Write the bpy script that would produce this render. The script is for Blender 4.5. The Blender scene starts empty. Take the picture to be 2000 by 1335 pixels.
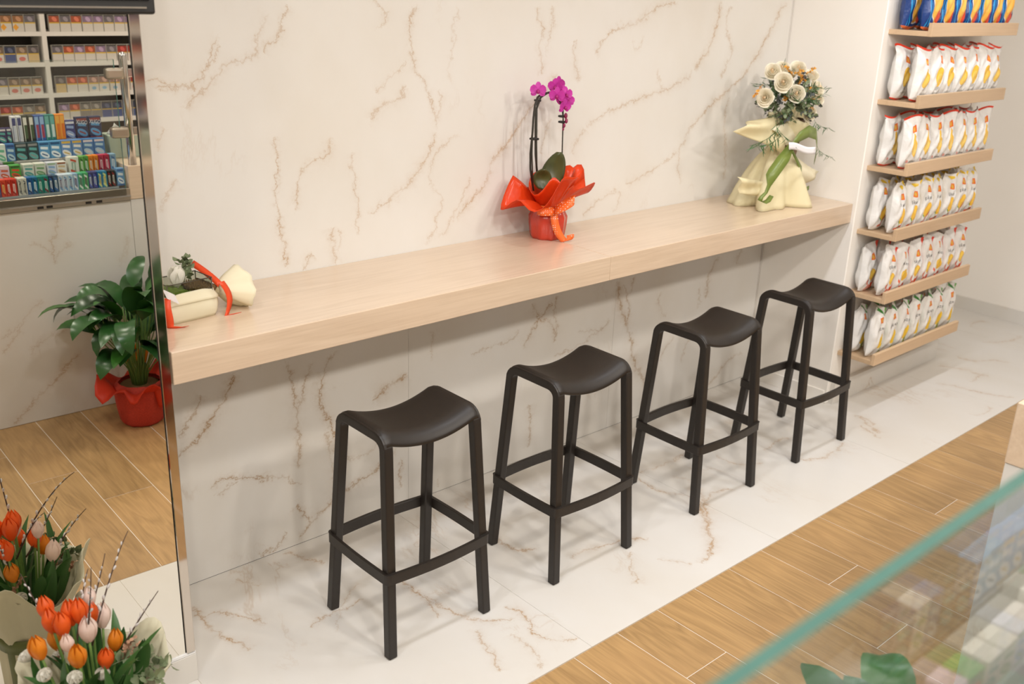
import bpy, bmesh, math, random
from mathutils import Vector, Matrix
random.seed(7)
scene = bpy.context.scene
COL = scene.collection

# ------------------------------------------------------------------ camera
CAM = Vector((-0.6456, -2.8578, 1.9944))
YAW, PITCH, ROLL, FPX = math.radians(42.50), math.radians(20.1436), math.radians(2.2294), 1938.985
_f = Vector((math.sin(YAW)*math.cos(PITCH), math.cos(YAW)*math.cos(PITCH), -math.sin(PITCH)))
_r0 = Vector((math.cos(YAW), -math.sin(YAW), 0)); _u0 = _r0.cross(_f)
_r = math.cos(ROLL)*_r0 + math.sin(ROLL)*_u0; _u = -math.sin(ROLL)*_r0 + math.cos(ROLL)*_u0
cd = bpy.data.cameras.new('camera'); cam = bpy.data.objects.new('camera', cd); COL.objects.link(cam)
cd.sensor_width = 36.0; cd.lens = FPX/2000*36.0; cd.clip_start = 0.02
cam.matrix_world = Matrix(((_r.x, _u.x, -_f.x, CAM.x), (_r.y, _u.y, -_f.y, CAM.y), (_r.z, _u.z, -_f.z, CAM.z), (0, 0, 0, 1)))
cd.dof.use_dof = True; cd.dof.focus_distance = 3.3; cd.dof.aperture_fstop = 3.2
scene.camera = cam
def ray(px, py): return _f*FPX + _r*(px-1000) - _u*(py-667.5)
def hit(px, py, axis, val):
    d = ray(px, py); t = (val-CAM[axis])/d[axis]; return CAM + d*t
# mirror plane (very slightly turned towards the left)
MP = Vector((0.33, -0.466, 0)); MN = Vector((-0.0155, -1, 0)).normalized()
def mhit(px, py, axis, val):
    d = ray(px, py); t = (MP-CAM).dot(MN)/d.dot(MN); p = CAM + d*t
    d = d - 2*d.dot(MN)*MN; t = (val-p[axis])/d[axis]; return p + d*t

# ------------------------------------------------------------------ world, lights, exposure
w = bpy.data.worlds.new('world'); scene.world = w; w.use_nodes = True
w.node_tree.nodes['Background'].inputs[0].default_value = (1, 0.93, 0.84, 1)
w.node_tree.nodes['Background'].inputs[1].default_value = 0.05
vs = scene.view_settings
vs.view_transform = 'Standard'; vs.look = 'None'; vs.gamma = 1.0; vs.use_curve_mapping = False
vs.exposure = 0.09
LAMP_COLOR = (1.0, 0.975, 0.93)
ROW_COLOR = ((0.96, 1.0, 1.08), (1.0, 0.94, 0.865), (1.0, 0.94, 0.865))
LAMP_W = 6.4
ROW_K = (1.05, 0.88, 1.95)
ROW_TILT = (-20.0, 28.0, 42.0)
ROW_LEAN = 20.0
CEIL = 2.85
DOWNLIGHTS = [(x, -1.02) for x in (-0.2, 0.8, 1.8, 2.8, 4.0)] + [(x, -2.15) for x in (-1.5, -0.2, 1.1, 2.4, 3.7)] + [(x, -3.3) for x in (-1.0, 0.2, 1.4, 2.7)]

# ------------------------------------------------------------------ node helpers
def new_mat(name):
    m = bpy.data.materials.new(name); m.use_nodes = True
    nt = m.node_tree; nt.nodes.clear()
    out = nt.nodes.new('ShaderNodeOutputMaterial'); b = nt.nodes.new('ShaderNodeBsdfPrincipled')
    nt.links.new(b.outputs[0], out.inputs[0])
    return m, nt, b
def setin(nt, sock, v):
    if isinstance(v, bpy.types.NodeSocket): nt.links.new(v, sock)
    else:
        if sock.type == 'RGBA' and len(v) == 3: v = (*v, 1)
        sock.default_value = v
def math_n(nt, op, a, b=0.0, c=None, clamp=False):
    n = nt.nodes.new('ShaderNodeMath'); n.operation = op; n.use_clamp = clamp
    setin(nt, n.inputs[0], a); setin(nt, n.inputs[1], b)
    if c is not None: setin(nt, n.inputs[2], c)
    return n.outputs[0]
def mix_n(nt, fac, a, b, mode='MIX'):
    n = nt.nodes.new('ShaderNodeMix'); n.data_type = 'RGBA'; n.blend_type = mode
    setin(nt, n.inputs[0], fac); setin(nt, n.inputs[6], a); setin(nt, n.inputs[7], b)
    return n.outputs[2]
def noise_n(nt, vec, scale, detail=3, rough=0.5, dist=0.0, out=0):
    n = nt.nodes.new('ShaderNodeTexNoise'); setin(nt, n.inputs['Scale'], scale); n.inputs['Detail'].default_value = detail
    n.inputs['Roughness'].default_value = rough; n.inputs['Distortion'].default_value = dist
    if vec is not None: nt.links.new(vec, n.inputs['Vector'])
    return n.outputs[out]
def maprange(nt, v, a, b, c, d, smooth=False):
    n = nt.nodes.new('ShaderNodeMapRange'); n.interpolation_type = 'SMOOTHSTEP' if smooth else 'LINEAR'
    setin(nt, n.inputs[0], v)
    for i, k in enumerate((a, b, c, d)): n.inputs[1+i].default_value = k
    return n.outputs[0]
def mapping(nt, vec, loc=(0, 0, 0), rot=(0, 0, 0), scale=(1, 1, 1), kind='POINT'):
    n = nt.nodes.new('ShaderNodeMapping'); n.vector_type = kind
    nt.links.new(vec, n.inputs[0]); n.inputs[1].default_value = loc; n.inputs[2].default_value = rot; n.inputs[3].default_value = scale
    return n.outputs[0]
def sep(nt, v):
    n = nt.nodes.new('ShaderNodeSeparateXYZ'); nt.links.new(v, n.inputs[0]); return n.outputs
def comb(nt, x, y, z):
    n = nt.nodes.new('ShaderNodeCombineXYZ')
    for i, k in enumerate((x, y, z)): setin(nt, n.inputs[i], k)
    return n.outputs[0]
def vmath(nt, op, a, b=(0, 0, 0)):
    n = nt.nodes.new('ShaderNodeVectorMath'); n.operation = op
    setin(nt, n.inputs[0], a)
    if op == 'SCALE': setin(nt, n.inputs[3], b)
    else: setin(nt, n.inputs[1], b)
    return n.outputs[0]
def bump(nt, b, h, strength=0.2, dist=0.005):
    n = nt.nodes.new('ShaderNodeBump'); n.inputs['Strength'].default_value = strength; n.inputs['Distance'].default_value = dist
    nt.links.new(h, n.inputs['Height']); nt.links.new(n.outputs[0], b.inputs['Normal'])

def plain(name, col, rough=0.5, metal=0.0, var=0.06, scale=40, bumps=0.0, sheen=0, trans=0, sss=0, coat=0):
    m, nt, b = new_mat(name)
    pos = nt.nodes.new('ShaderNodeNewGeometry').outputs[0]
    n = noise_n(nt, pos, scale, 3)
    lo = tuple(c*(1-var) for c in col); hi = tuple(min(1, c*(1+var)) for c in col)
    nt.links.new(mix_n(nt, n, lo, hi), b.inputs['Base Color'])
    b.inputs['Roughness'].default_value = rough; b.inputs['Metallic'].default_value = metal
    if bumps: bump(nt, b, n, bumps, 0.004)
    if sheen: b.inputs['Sheen Weight'].default_value = sheen
    if trans: b.inputs['Transmission Weight'].default_value = trans
    if coat: b.inputs['Coat Weight'].default_value = coat
    if sss:
        out = [x for x in nt.nodes if x.type == 'OUTPUT_MATERIAL'][0]
        t = nt.nodes.new('ShaderNodeBsdfTranslucent'); nt.links.new(mix_n(nt, n, lo, hi), t.inputs[0])
        s = nt.nodes.new('ShaderNodeMixShader'); s.inputs[0].default_value = sss
        nt.links.new(b.outputs[0], s.inputs[1]); nt.links.new(t.outputs[0], s.inputs[2]); nt.links.new(s.outputs[0], out.inputs[0])
    return m

def marble(name, axes, veins, base=(0.715, 0.695, 0.66), rough=0.22, seed=0.0, random_amt=1.0, vcol=(0.42, 0.25, 0.11), vk=0.8):
    """axes: which world axes make the slab plane; veins: list of (points, width, strength)"""
    m, nt, b = new_mat(name)
    pos = nt.nodes.new('ShaderNodeNewGeometry').outputs[0]
    s = sep(nt, pos); p2 = comb(nt, s[axes[0]], s[axes[1]], 0.0)
    n1 = noise_n(nt, p2, 7.0, 4, 0.6, out=1); n2 = noise_n(nt, p2, 26.0, 5, 0.7, out=1)
    d1 = vmath(nt, 'SCALE', vmath(nt, 'SUBTRACT', n1, (.5, .5, .5)), 0.05)
    d2 = vmath(nt, 'SCALE', vmath(nt, 'SUBTRACT', n2, (.5, .5, .5)), 0.075)
    n3 = noise_n(nt, p2, 85.0, 3, 0.6, out=1); d2 = vmath(nt, 'ADD', d2, vmath(nt, 'SCALE', vmath(nt, 'SUBTRACT', n3, (.5, .5, .5)), 0.022))
    pd = vmath(nt, 'MULTIPLY', vmath(nt, 'ADD', p2, vmath(nt, 'ADD', d1, d2)), (1, 1, 0))
    brk = maprange(nt, noise_n(nt, p2, 9.0, 3, 0.6), 0.30, 0.58, 0.38, 1.0, True)
    wid = maprange(nt, noise_n(nt, p2, 5.0, 2), 0.3, 0.7, 0.6, 1.6)
    acc = None
    for pts, wd, st in veins:
        st *= vk
        a, z = Vector(pts[0]), Vector(pts[-1]); L = (z-a).length; ang = math.atan2(z.y-a.y, z.x-a.x)
        dx, dy = math.cos(ang), math.sin(ang)
        loc = [((Vector(q)-a).dot(Vector((dx, dy)))/L, (Vector(q)-a).dot(Vector((-dy, dx)))) for q in pts]
        smax = max(0.02, max(abs(q[1]) for q in loc))*2.2
        tv = mapping(nt, pd, (a.x, a.y, 0), (0, 0, ang), (L, smax, 1), 'TEXTURE')
        c = sep(nt, tv)
        fc = nt.nodes.new('ShaderNodeFloatCurve'); cv = fc.mapping.curves[0]
        ordered = sorted(loc); pl = []
        for t, q in ordered:
            t = min(1, max(0, t))
            if pl and t - pl[-1][0] < 0.02: continue
            pl.append((t, q/smax+0.5))
        pl[0] = (0, pl[0][1]); pl[-1] = (1, pl[-1][1])
        cv.points[0].location = pl[0]; cv.points[1].location = pl[-1]
        for q in pl[1:-1]: cv.points.new(*q)
        fc.mapping.update(); nt.links.new(c[0], fc.inputs['Value'])
        d = math_n(nt, 'SUBTRACT', math_n(nt, 'ADD', c[1], 0.5), fc.outputs[0])
        q = math_n(nt, 'DIVIDE', math_n(nt, 'MULTIPLY', d, smax/wd), wid)
        core = math_n(nt, 'ADD', math_n(nt, 'DIVIDE', st*0.95, math_n(nt, 'MULTIPLY_ADD', math_n(nt, 'MULTIPLY', q, 3.4), math_n(nt, 'MULTIPLY', q, 3.4), 1.0)), math_n(nt, 'DIVIDE', st*0.30, math_n(nt, 'MULTIPLY_ADD', math_n(nt, 'MULTIPLY', q, .55), math_n(nt, 'MULTIPLY', q, .55), 1.0)))
        ends = maprange(nt, math_n(nt, 'MULTIPLY', c[0], math_n(nt, 'SUBTRACT', 1.0, c[0])), 0.0, 0.07, 0, 1, True)
        v = math_n(nt, 'MULTIPLY', core, ends)
        acc = v if acc is None else math_n(nt, 'MAXIMUM', acc, v)
    # faint free veining along a slanted grain
    pr = mapping(nt, p2, (seed, seed*1.7, 0), (0, 0, math.radians(-32)), (1.0, 0.45, 1))
    f1 = noise_n(nt, pr, 3.2, 6, 0.62, 0.5)
    r1 = math_n(nt, 'ABSOLUTE', math_n(nt, 'SUBTRACT', f1, 0.5))
    thin = math_n(nt, 'DIVIDE', 0.32*random_amt, math_n(nt, 'MULTIPLY_ADD', math_n(nt, 'MULTIPLY', r1, 130), math_n(nt, 'MULTIPLY', r1, 130), 1.0))
    msk = maprange(nt, noise_n(nt, p2, 2.1, 2, 0.5), 0.55, 0.70, 0, 1, True)
    free = math_n(nt, 'MULTIPLY', thin, msk)
    tot = free if acc is None else math_n(nt, 'MAXIMUM', math_n(nt, 'MULTIPLY', acc, brk), free)
    cloud = noise_n(nt, mapping(nt, p2, (3.1, seed, 0), (0, 0, .6), (1, .6, 1)), 2.4, 4, 0.55)
    bcol = mix_n(nt, maprange(nt, cloud, 0.35, 0.7, 0, 1), base, tuple(k*f for k, f in zip(base, (0.955, 0.935, 0.90))))
    nt.links.new(mix_n(nt, math_n(nt, 'MINIMUM', tot, 0.85), bcol, vcol), b.inputs['Base Color'])
    b.inputs['Roughness'].default_value = rough; b.inputs['Specular IOR Level'].default_value = 0.4
    return m

def wood(name, axis, c0, c1, c2, rough=0.45, ring=10.0, stretch=9.0, perobj=True, streak=0.5, coat=0.0):
    m, nt, b = new_mat(name)
    pos = nt.nodes.new('ShaderNodeNewGeometry').outputs[0]
    if perobj:
        rnd = nt.nodes.new('ShaderNodeObjectInfo').outputs['Random']
        off = comb(nt, math_n(nt, 'MULTIPLY', rnd, 37.0), math_n(nt, 'MULTIPLY', rnd, 91.0), math_n(nt, 'MULTIPLY', rnd, 13.0))
        p = vmath(nt, 'ADD', pos, off)
    else: p = pos; rnd = None
    sc = [stretch]*3; sc[axis] = 1.0
    pm = mapping(nt, p, (0, 0, 0), (0, 0, 0), tuple(sc))
    base = noise_n(nt, pm, 1.1, 3, 0.5, 0.6)
    rings = math_n(nt, 'FRACT', math_n(nt, 'MULTIPLY', base, ring))
    rings = math_n(nt, 'PINGPONG', rings, 0.5)
    fs = [170.0]*3; fs[axis] = 5.0
    fine = noise_n(nt, mapping(nt, p, (0, 0, 0), (0, 0, 0), tuple(fs)), 1.0, 3, 0.6)
    blot = noise_n(nt, p, 3.0, 3, 0.5)
    f = math_n(nt, 'ADD', math_n(nt, 'MULTIPLY', rings, 0.55*streak*2), math_n(nt, 'MULTIPLY', fine, 0.55))
    col = mix_n(nt, maprange(nt, f, 0.15, 0.8, 0, 1), c0, c1)
    col = mix_n(nt, maprange(nt, blot, 0.45, 0.75, 0, 0.6), col, c2)
    if perobj:
        hs = nt.nodes.new('ShaderNodeHueSaturation'); nt.links.new(col, hs.inputs['Color'])
        nt.links.new(maprange(nt, rnd, 0, 1, 0.88, 1.08), hs.inputs['Value']); col = hs.outputs[0]
    nt.links.new(col, b.inputs['Base Color']); b.inputs['Roughness'].default_value = rough
    bump(nt, b, fine, 0.08, 0.002)
    if coat: b.inputs['Coat Weight'].default_value = coat; b.inputs['Coat Roughness'].default_value = .22
    return m

def printed(name, base, shapes, rough=0.4, metal=0.0, wrinkle=0.0, wscale=25.0):
    """flat print on the UV square; shapes: (kind, cx, cy, hx, hy, rot, colour)"""
    m, nt, b = new_mat(name)
    uv = nt.nodes.new('ShaderNodeTexCoord').outputs['UV']
    pos = nt.nodes.new('ShaderNodeTexCoord').outputs['Object']
    nz = noise_n(nt, pos, wscale, 3, 0.55)
    col = mix_n(nt, nz, tuple(c*0.96 for c in base), tuple(min(1, c*1.03) for c in base))
    for kind, cx, cy, hx, hy, rot, c in shapes:
        q = mapping(nt, uv, (cx, cy, 0), (0, 0, rot), (hx, hy, 1), 'TEXTURE')
        if kind == 'e':
            v = nt.nodes.new('ShaderNodeVectorMath'); v.operation = 'LENGTH'; nt.links.new(q, v.inputs[0]); d = v.outputs['Value']
        else:
            a = sep(nt, q)
            d = math_n(nt, 'MAXIMUM', math_n(nt, 'ABSOLUTE', a[0]), math_n(nt, 'ABSOLUTE', a[1]))
            if kind == 'd': d = math_n(nt, 'ADD', math_n(nt, 'ABSOLUTE', a[0]), math_n(nt, 'ABSOLUTE', a[1]))
        col = mix_n(nt, math_n(nt, 'LESS_THAN', d, 1.0), col, c)
    nt.links.new(col, b.inputs['Base Color'])
    b.inputs['Roughness'].default_value = rough; b.inputs['Metallic'].default_value = metal
    if wrinkle: bump(nt, b, nz, wrinkle, 0.01)
    return m

# ------------------------------------------------------------------ object helpers
def link(o, parent=None):
    COL.objects.link(o)
    if parent is not None: o.parent = parent
    return o
def tag(o, label, cat, group=None):
    o['label'] = label; o['category'] = cat
    if group: o['group'] = group
    return o
def thing(name, loc, label, cat, group=None, rz=0.0):
    o = bpy.data.objects.new(name, None); o.empty_display_size = 0.05; COL.objects.link(o)
    o.location = loc; o.rotation_euler = (0, 0, rz)
    return tag(o, label, cat, group)
def mesh(name, verts, faces, uvs=None, smooth=False):
    me = bpy.data.meshes.new(name); me.from_pydata([tuple(v) for v in verts], [], faces)
    if uvs:
        l = me.uv_layers.new(name='UVMap')
        for lp in me.loops: l.data[lp.index].uv = uvs[lp.vertex_index]
    if smooth: me.polygons.foreach_set('use_smooth', [True]*len(me.polygons))
    me.update(); return me
def obj(name, me, mat, parent=None, loc=(0, 0, 0), rot=(0, 0, 0), label=None):
    if mat is not None and not me.materials: me.materials.append(mat)
    o = bpy.data.objects.new(name, me); link(o, parent); o.location = loc; o.rotation_euler = rot
    if label: o['label'] = label
    return o
def struct(o): o['kind'] = 'structure'; return o
def fix(me):
    bm = bmesh.new(); bm.from_mesh(me); bmesh.ops.recalc_face_normals(bm, faces=bm.faces); bm.to_mesh(me); bm.free(); me.update(); return me
def box_me(name, x0, x1, y0, y1, z0, z1, bev=0.0, seg=1, uvface=None):
    bm = bmesh.new()
    vs_ = [bm.verts.new((x, y, z)) for x in (x0, x1) for y in (y0, y1) for z in (z0, z1)]
    for f in ((0, 1, 3, 2), (4, 6, 7, 5), (0, 4, 5, 1), (2, 3, 7, 6), (0, 2, 6, 4), (1, 5, 7, 3)): bm.faces.new([vs_[i] for i in f])
    bmesh.ops.recalc_face_normals(bm, faces=bm.faces)
    if bev: bmesh.ops.bevel(bm, geom=list(bm.edges), offset=bev, segments=seg, affect='EDGES', profile=0.5)
    if uvface:   # uv 0..1 on the face pointing along +Y or -Y, elsewhere off the print
        uvl = bm.loops.layers.uv.new('UVMap'); s = -1 if uvface == '-y' else 1
        for f in bm.faces:
            on = f.normal.y*s > 0.9
            for l in f.loops:
                c = l.vert.co
                l[uvl].uv = ((c.x-x0)/(x1-x0) if s < 0 else (x1-c.x)/(x1-x0), (c.z-z0)/(z1-z0)) if on else (-5, -5)
    me = bpy.data.meshes.new(name); bm.to_mesh(me); bm.free(); return me
def box(name, x, y, z, mat, parent=None, bev=0.0, seg=1, loc=(0, 0, 0), label=None):
    return obj(name, box_me(name, x[0], x[1], y[0], y[1], z[0], z[1], bev, seg), mat, parent, loc, label=label)
def frames(path):
    path = [Vector(p) for p in path]; out = []; up = None
    for i, p in enumerate(path):
        t = (path[min(i+1, len(path)-1)]-path[max(i-1, 0)]).normalized()
        if up is None: up = Vector((0, 0, 1)) if abs(t.z) < 0.9 else Vector((0, 1, 0))
        n = (up - t*up.dot(t)); n = n.normalized() if n.length > 1e-6 else t.orthogonal().normalized()
        up = n; out.append((p, t, n, t.cross(n)))
    return out
def tube_data(path, radii, n=8, cap=True):
    V, F = [], []
    fr = frames(path)
    for i, (p, t, a, b) in enumerate(fr):
        r = radii[i] if isinstance(radii, (list, tuple)) else radii
        for k in range(n):
            th = 2*math.pi*k/n; V.append(p + a*(r*math.cos(th)) + b*(r*math.sin(th)))
    m = len(fr)
    for i in range(m-1):
        for k in range(n):
            F.append((i*n+k, i*n+(k+1) % n, (i+1)*n+(k+1) % n, (i+1)*n+k))
    if cap: F.append(tuple(range(n-1, -1, -1))); F.append(tuple(range((m-1)*n, m*n)))
    return V, F
def tube(name, path, radii, mat, parent=None, n=8, **k):
    V, F = tube_data(path, radii, n); return obj(name, mesh(name, V, F, smooth=True), mat, parent, **k)
def merge(parts):
    V, F = [], []
    for v, f in parts:
        o = len(V); V += list(v); F += [tuple(i+o for i in q) for q in f]
    return V, F
def xform(data, M): return [M @ Vector(v) for v in data[0]], data[1]
def bez(a, b, c, d, n=10):
    a, b, c, d = map(Vector, (a, b, c, d)); return [a*(1-t)**3+b*3*t*(1-t)**2+c*3*t*t*(1-t)+d*t**3 for t in [i/n for i in range(n+1)]]
def lathe_data(prof, n=24, wob=None, close=True):
    V, F = [], []
    for j, (r, z) in enumerate(prof):
        for k in range(n):
            th = 2*math.pi*k/n; rr, zz = (r, z) if wob is None else wob(r, z, th, j/(len(prof)-1))
            V.append((rr*math.cos(th), rr*math.sin(th), zz))
    for j in range(len(prof)-1):
        for k in range(n): F.append((j*n+k, j*n+(k+1) % n, (j+1)*n+(k+1) % n, (j+1)*n+k))
    if close: F.append(tuple(range(n-1, -1, -1)))
    return V, F
def grid_data(fn, nu, nv):
    V = [fn(i/nu, j/nv) for j in range(nv+1) for i in range(nu+1)]
    F = [(j*(nu+1)+i, j*(nu+1)+i+1, (j+1)*(nu+1)+i+1, (j+1)*(nu+1)+i) for j in range(nv) for i in range(nu)]
    return V, F
def solid(o, th, off=0.0):
    md = o.modifiers.new('thickness', 'SOLIDIFY'); md.thickness = th; md.offset = off; return o
def subd(o, lv=1):
    md = o.modifiers.new('smooth', 'SUBSURF'); md.levels = lv; md.render_levels = lv; return o
def ribbon_data(path, width, axis):
    V, F = [], []; axis = Vector(axis).normalized()
    for i, p in enumerate(path):
        w_ = width[i] if isinstance(width, (list, tuple)) else width
        ax = axis if not isinstance(axis, list) else axis[i]
        V += [Vector(p)-ax*w_/2, Vector(p)+ax*w_/2]
    for i in range(len(path)-1): F.append((2*i, 2*i+1, 2*i+3, 2*i+2))
    return V, F
def leaf_data(L, W, droop=0.4, fold=0.25, n=8, tip=1.0, start=0.35, wave=0.0):
    """leaf along +X from the origin, rising at angle start and drooping along its length"""
    V, F = [], []; x = z = 0.0; a = start
    for i in range(n+1):
        t = i/n
        wv = W*0.5*(math.sin(math.pi*min(1, t**0.8)))**0.75 if 0 < t < 1 else 0.0006
        wv *= 1 + wave*math.sin(9*t)
        up = wv*fold
        V += [(x, wv, z+up), (x, 0, z), (x, -wv, z+up)]
        x += L/n*math.cos(a); z += L/n*math.sin(a); a -= droop/n*(0.6+0.8*t)*1.4
    for i in range(n):
        o = 3*i; F += [(o, o+1, o+4, o+3), (o+1, o+2, o+5, o+4)]
    return V, F
def orient(d, roll=0.0):
    """matrix turning +X onto direction d"""
    d = Vector(d).normalized(); q = d.to_track_quat('X', 'Z'); return q.to_matrix().to_4x4() @ Matrix.Rotation(roll, 4, 'X')
def text_data(s, size, flip=False):
    cu = bpy.data.curves.new('lettering', 'FONT'); cu.body = s; cu.size = size; cu.align_x = 'CENTER'; cu.align_y = 'CENTER'; cu.resolution_u = 2
    o = bpy.data.objects.new('lettering', cu); COL.objects.link(o)
    me = bpy.data.meshes.new_from_object(o.evaluated_get(bpy.context.evaluated_depsgraph_get()))
    V = [v.co.copy() for v in me.vertices]; F = [tuple(p.vertices) for p in me.polygons]
    bpy.data.objects.remove(o); bpy.data.curves.remove(cu); bpy.data.meshes.remove(me)
    if flip: V = [Vector((-v.x, v.y, v.z)) for v in V]
    return V, F
ORD = ['first', 'second', 'third', 'fourth', 'fifth', 'sixth', 'seventh', 'eighth', 'ninth', 'tenth', 'eleventh', 'twelfth', 'thirteenth', 'fourteenth', 'fifteenth', 'sixteenth', 'seventeenth', 'eighteenth', 'nineteenth', 'twentieth']
for _k in ('first', 'second', 'third', 'fourth', 'fifth', 'sixth', 'seventh', 'eighth', 'ninth'): ORD.append('twenty-'+_k)

# ------------------------------------------------------------------ veins read off the photograph, as positions on the slabs
def wall_pts(ox, oy, sc, pts): return [((lambda h: (h.x, h.z))(hit(ox+u*sc, oy+v*sc, 1, 0.0))) for u, v in pts]
def floor_pts(ox, oy, sc, pts): return [((lambda h: (h.x, h.y))(hit(ox+u*sc, oy+v*sc, 2, 0.0))) for u, v in pts]
def front_pts(ox, oy, sc, pts): return [((lambda h: (h.x, h.z))(mhit(ox+u*sc, oy+v*sc, 1, -2.59))) for u, v in pts]
WV = []
for pts, wd, st in [
    ([(45, 395), (120, 380), (210, 400), (290, 375), (345, 310), (365, 240), (410, 165)], .006, .6),
    ([(90, 445), (180, 405), (260, 400), (330, 330), (390, 260), (405, 180)], .005, .5),
    ([(230, 510), (280, 440), (345, 400), (400, 330), (470, 280), (560, 240), (600, 130), (650, 60)], .008, .4),
    ([(615, 262), (640, 200), (680, 180), (700, 90), (720, 20)], .006, .55),
    ([(110, 700), (135, 640), (150, 590)], .005, .35), ([(130, 1010), (150, 930), (205, 840)], .007, .3),
    ([(655, 620), (660, 680), (672, 740), (685, 800), (668, 880), (665, 960), (680, 1040), (700, 1110), (712, 1200), (715, 1260)], .005, .62),
    ([(910, 620), (905, 720), (850, 745), (800, 790), (770, 860), (760, 940), (750, 980)], .006, .5),
    ([(1050, 690), (1015, 760), (1035, 830), (1040, 910), (1045, 1000), (1040, 1100)], .005, .45),
    ([(790, 1255), (815, 1205), (850, 1185)], .004, .5), ([(920, 1050), (935, 1150), (940, 1225)], .006, .5),
    ([(960, 1060), (965, 1110), (945, 1170)], .005, .4),
    ([(1310, 0), (1295, 90), (1290, 220), (1300, 300), (1360, 380), (1380, 450), (1400, 520), (1415, 600)], .006, .5),
    ([(1415, 600), (1380, 690), (1330, 780), (1270, 870), (1190, 930), (1130, 970), (1085, 1000)], .006, .5),
    ([(1270, 290), (1190, 370), (1130, 430)], .004, .4), ([(1280, 400), (1230, 460), (1130, 520), (1090, 580)], .007, .38),
    ([(1425, 400), (1430, 500), (1390, 560)], .008, .35),
    ([(1550, 620), (1450, 670), (1390, 750), (1400, 870), (1440, 950), (1415, 1000), (1400, 1080), (1330, 1150)], .005, .4),
    ([(1420, 1110), (1470, 1040), (1530, 930), (1570, 810)], .006, .4),
    ([(1120, 130), (1180, 75), (1110, 0)], .004, .4), ([(1520, 20), (1490, 170), (1470, 300), (1490, 390)], .005, .25)]:
    WV.append((wall_pts(260, 0, .4195, pts), wd, st))
for pts, wd, st in [
    ([(-40, 1190), (0, 1130), (80, 1030), (150, 920), (180, 850), (250, 750), (330, 640), (370, 570), (440, 480), (520, 385)], .009, .55),
    ([(410, 20), (412, 100), (440, 170), (420, 240), (425, 330), (420, 400)], .006, .5),
    ([(600, 230), (605, 330), (620, 430)], .009, .35), ([(490, 20), (480, 130), (450, 300)], .005, .35),
    ([(1150, 10), (1060, 30), (990, 80), (910, 130), (810, 160), (760, 210), (690, 290)], .006, .55),
    ([(905, 190), (930, 260), (970, 190)], .005, .35),
    ([(1370, 0), (1360, 100), (1320, 220), (1260, 320), (1230, 380)], .010, .55),
    ([(1230, 380), (1150, 440), (1050, 480), (940, 520), (870, 550), (800, 580), (720, 620), (650, 690)], .006, .45),
    ([(1440, 20), (1400, 120), (1430, 260), (1390, 360), (1370, 420)], .007, .42),
    ([(1735, 0), (1660, 110), (1600, 220), (1540, 330), (1490, 400), (1430, 460), (1360, 520), (1310, 570), (1260, 620), (1190, 690)], .009, .58),
    ([(1430, 500), (1390, 640), (1400, 800), (1380, 980)], .008, .36), ([(1260, 620), (1180, 740), (1150, 800), (1170, 960)], .008, .36),
    ([(1150, 790), (1090, 840), (1020, 890), (960, 930), (860, 975)], .006, .42),
    ([(835, 1000), (760, 1030), (690, 1090), (640, 1140)], .007, .42), ([(830, 1000), (835, 1060), (800, 1120)], .006, .38),
    ([(470, 620), (440, 720), (420, 830)], .009, .3), ([(660, 680), (610, 750), (580, 830)], .008, .3), ([(1030, 360), (1050, 440), (1060, 490)], .004, .3)]:
    WV.append((wall_pts(900, 0, .37, pts), wd, st))
LV = []
for pts, wd, st in [
    ([(295, 385), (270, 450), (220, 550), (160, 640), (100, 710), (35, 780)], .009, .62),
    ([(145, 470), (110, 570), (60, 660), (40, 690)], .009, .42), ([(540, 330), (550, 400), (560, 480), (575, 600)], .008, .5),
    ([(760, 270), (700, 360), (680, 470), (690, 560), (735, 640), (745, 760)], .008, .6),
    ([(640, 330), (600, 480), (570, 600), (590, 720), (580, 820)], .009, .42), ([(700, 640), (720, 740), (740, 830), (730, 960)], .010, .35),
    ([(1075, 390), (1000, 440), (920, 515)], .008, .55),
    ([(1040, 730), (940, 810), (830, 890), (730, 960), (640, 1060), (570, 1150)], .006, .5), ([(940, 700), (860, 760), (780, 770)], .005, .45),
    ([(155, 945), (210, 880), (300, 855), (400, 850), (520, 860), (590, 900)], .005, .55), ([(200, 930), (260, 900), (310, 870)], .004, .4),
    ([(560, 980), (620, 1020), (645, 1060)], .005, .6), ([(520, 1080), (510, 1140), (400, 1200)], .005, .5),
    ([(1045, 770), (1035, 910)], .005, .45), ([(1210, 850), (1205, 900)], .004, .4),
    ([(1730, 70), (1660, 150), (1620, 220), (1590, 290)], .006, .55), ([(1640, 60), (1660, 130), (1720, 160), (1740, 250)], .007, .5),
    ([(1570, 160), (1560, 220), (1460, 260), (1350, 310)], .004, .42), ([(1620, 530), (1620, 640), (1615, 720)], .007, .45), ([(1190, 200), (1175, 330)], .005, .25)]:
    LV.append((wall_pts(330, 560, .4345, pts), wd, st))
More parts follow.
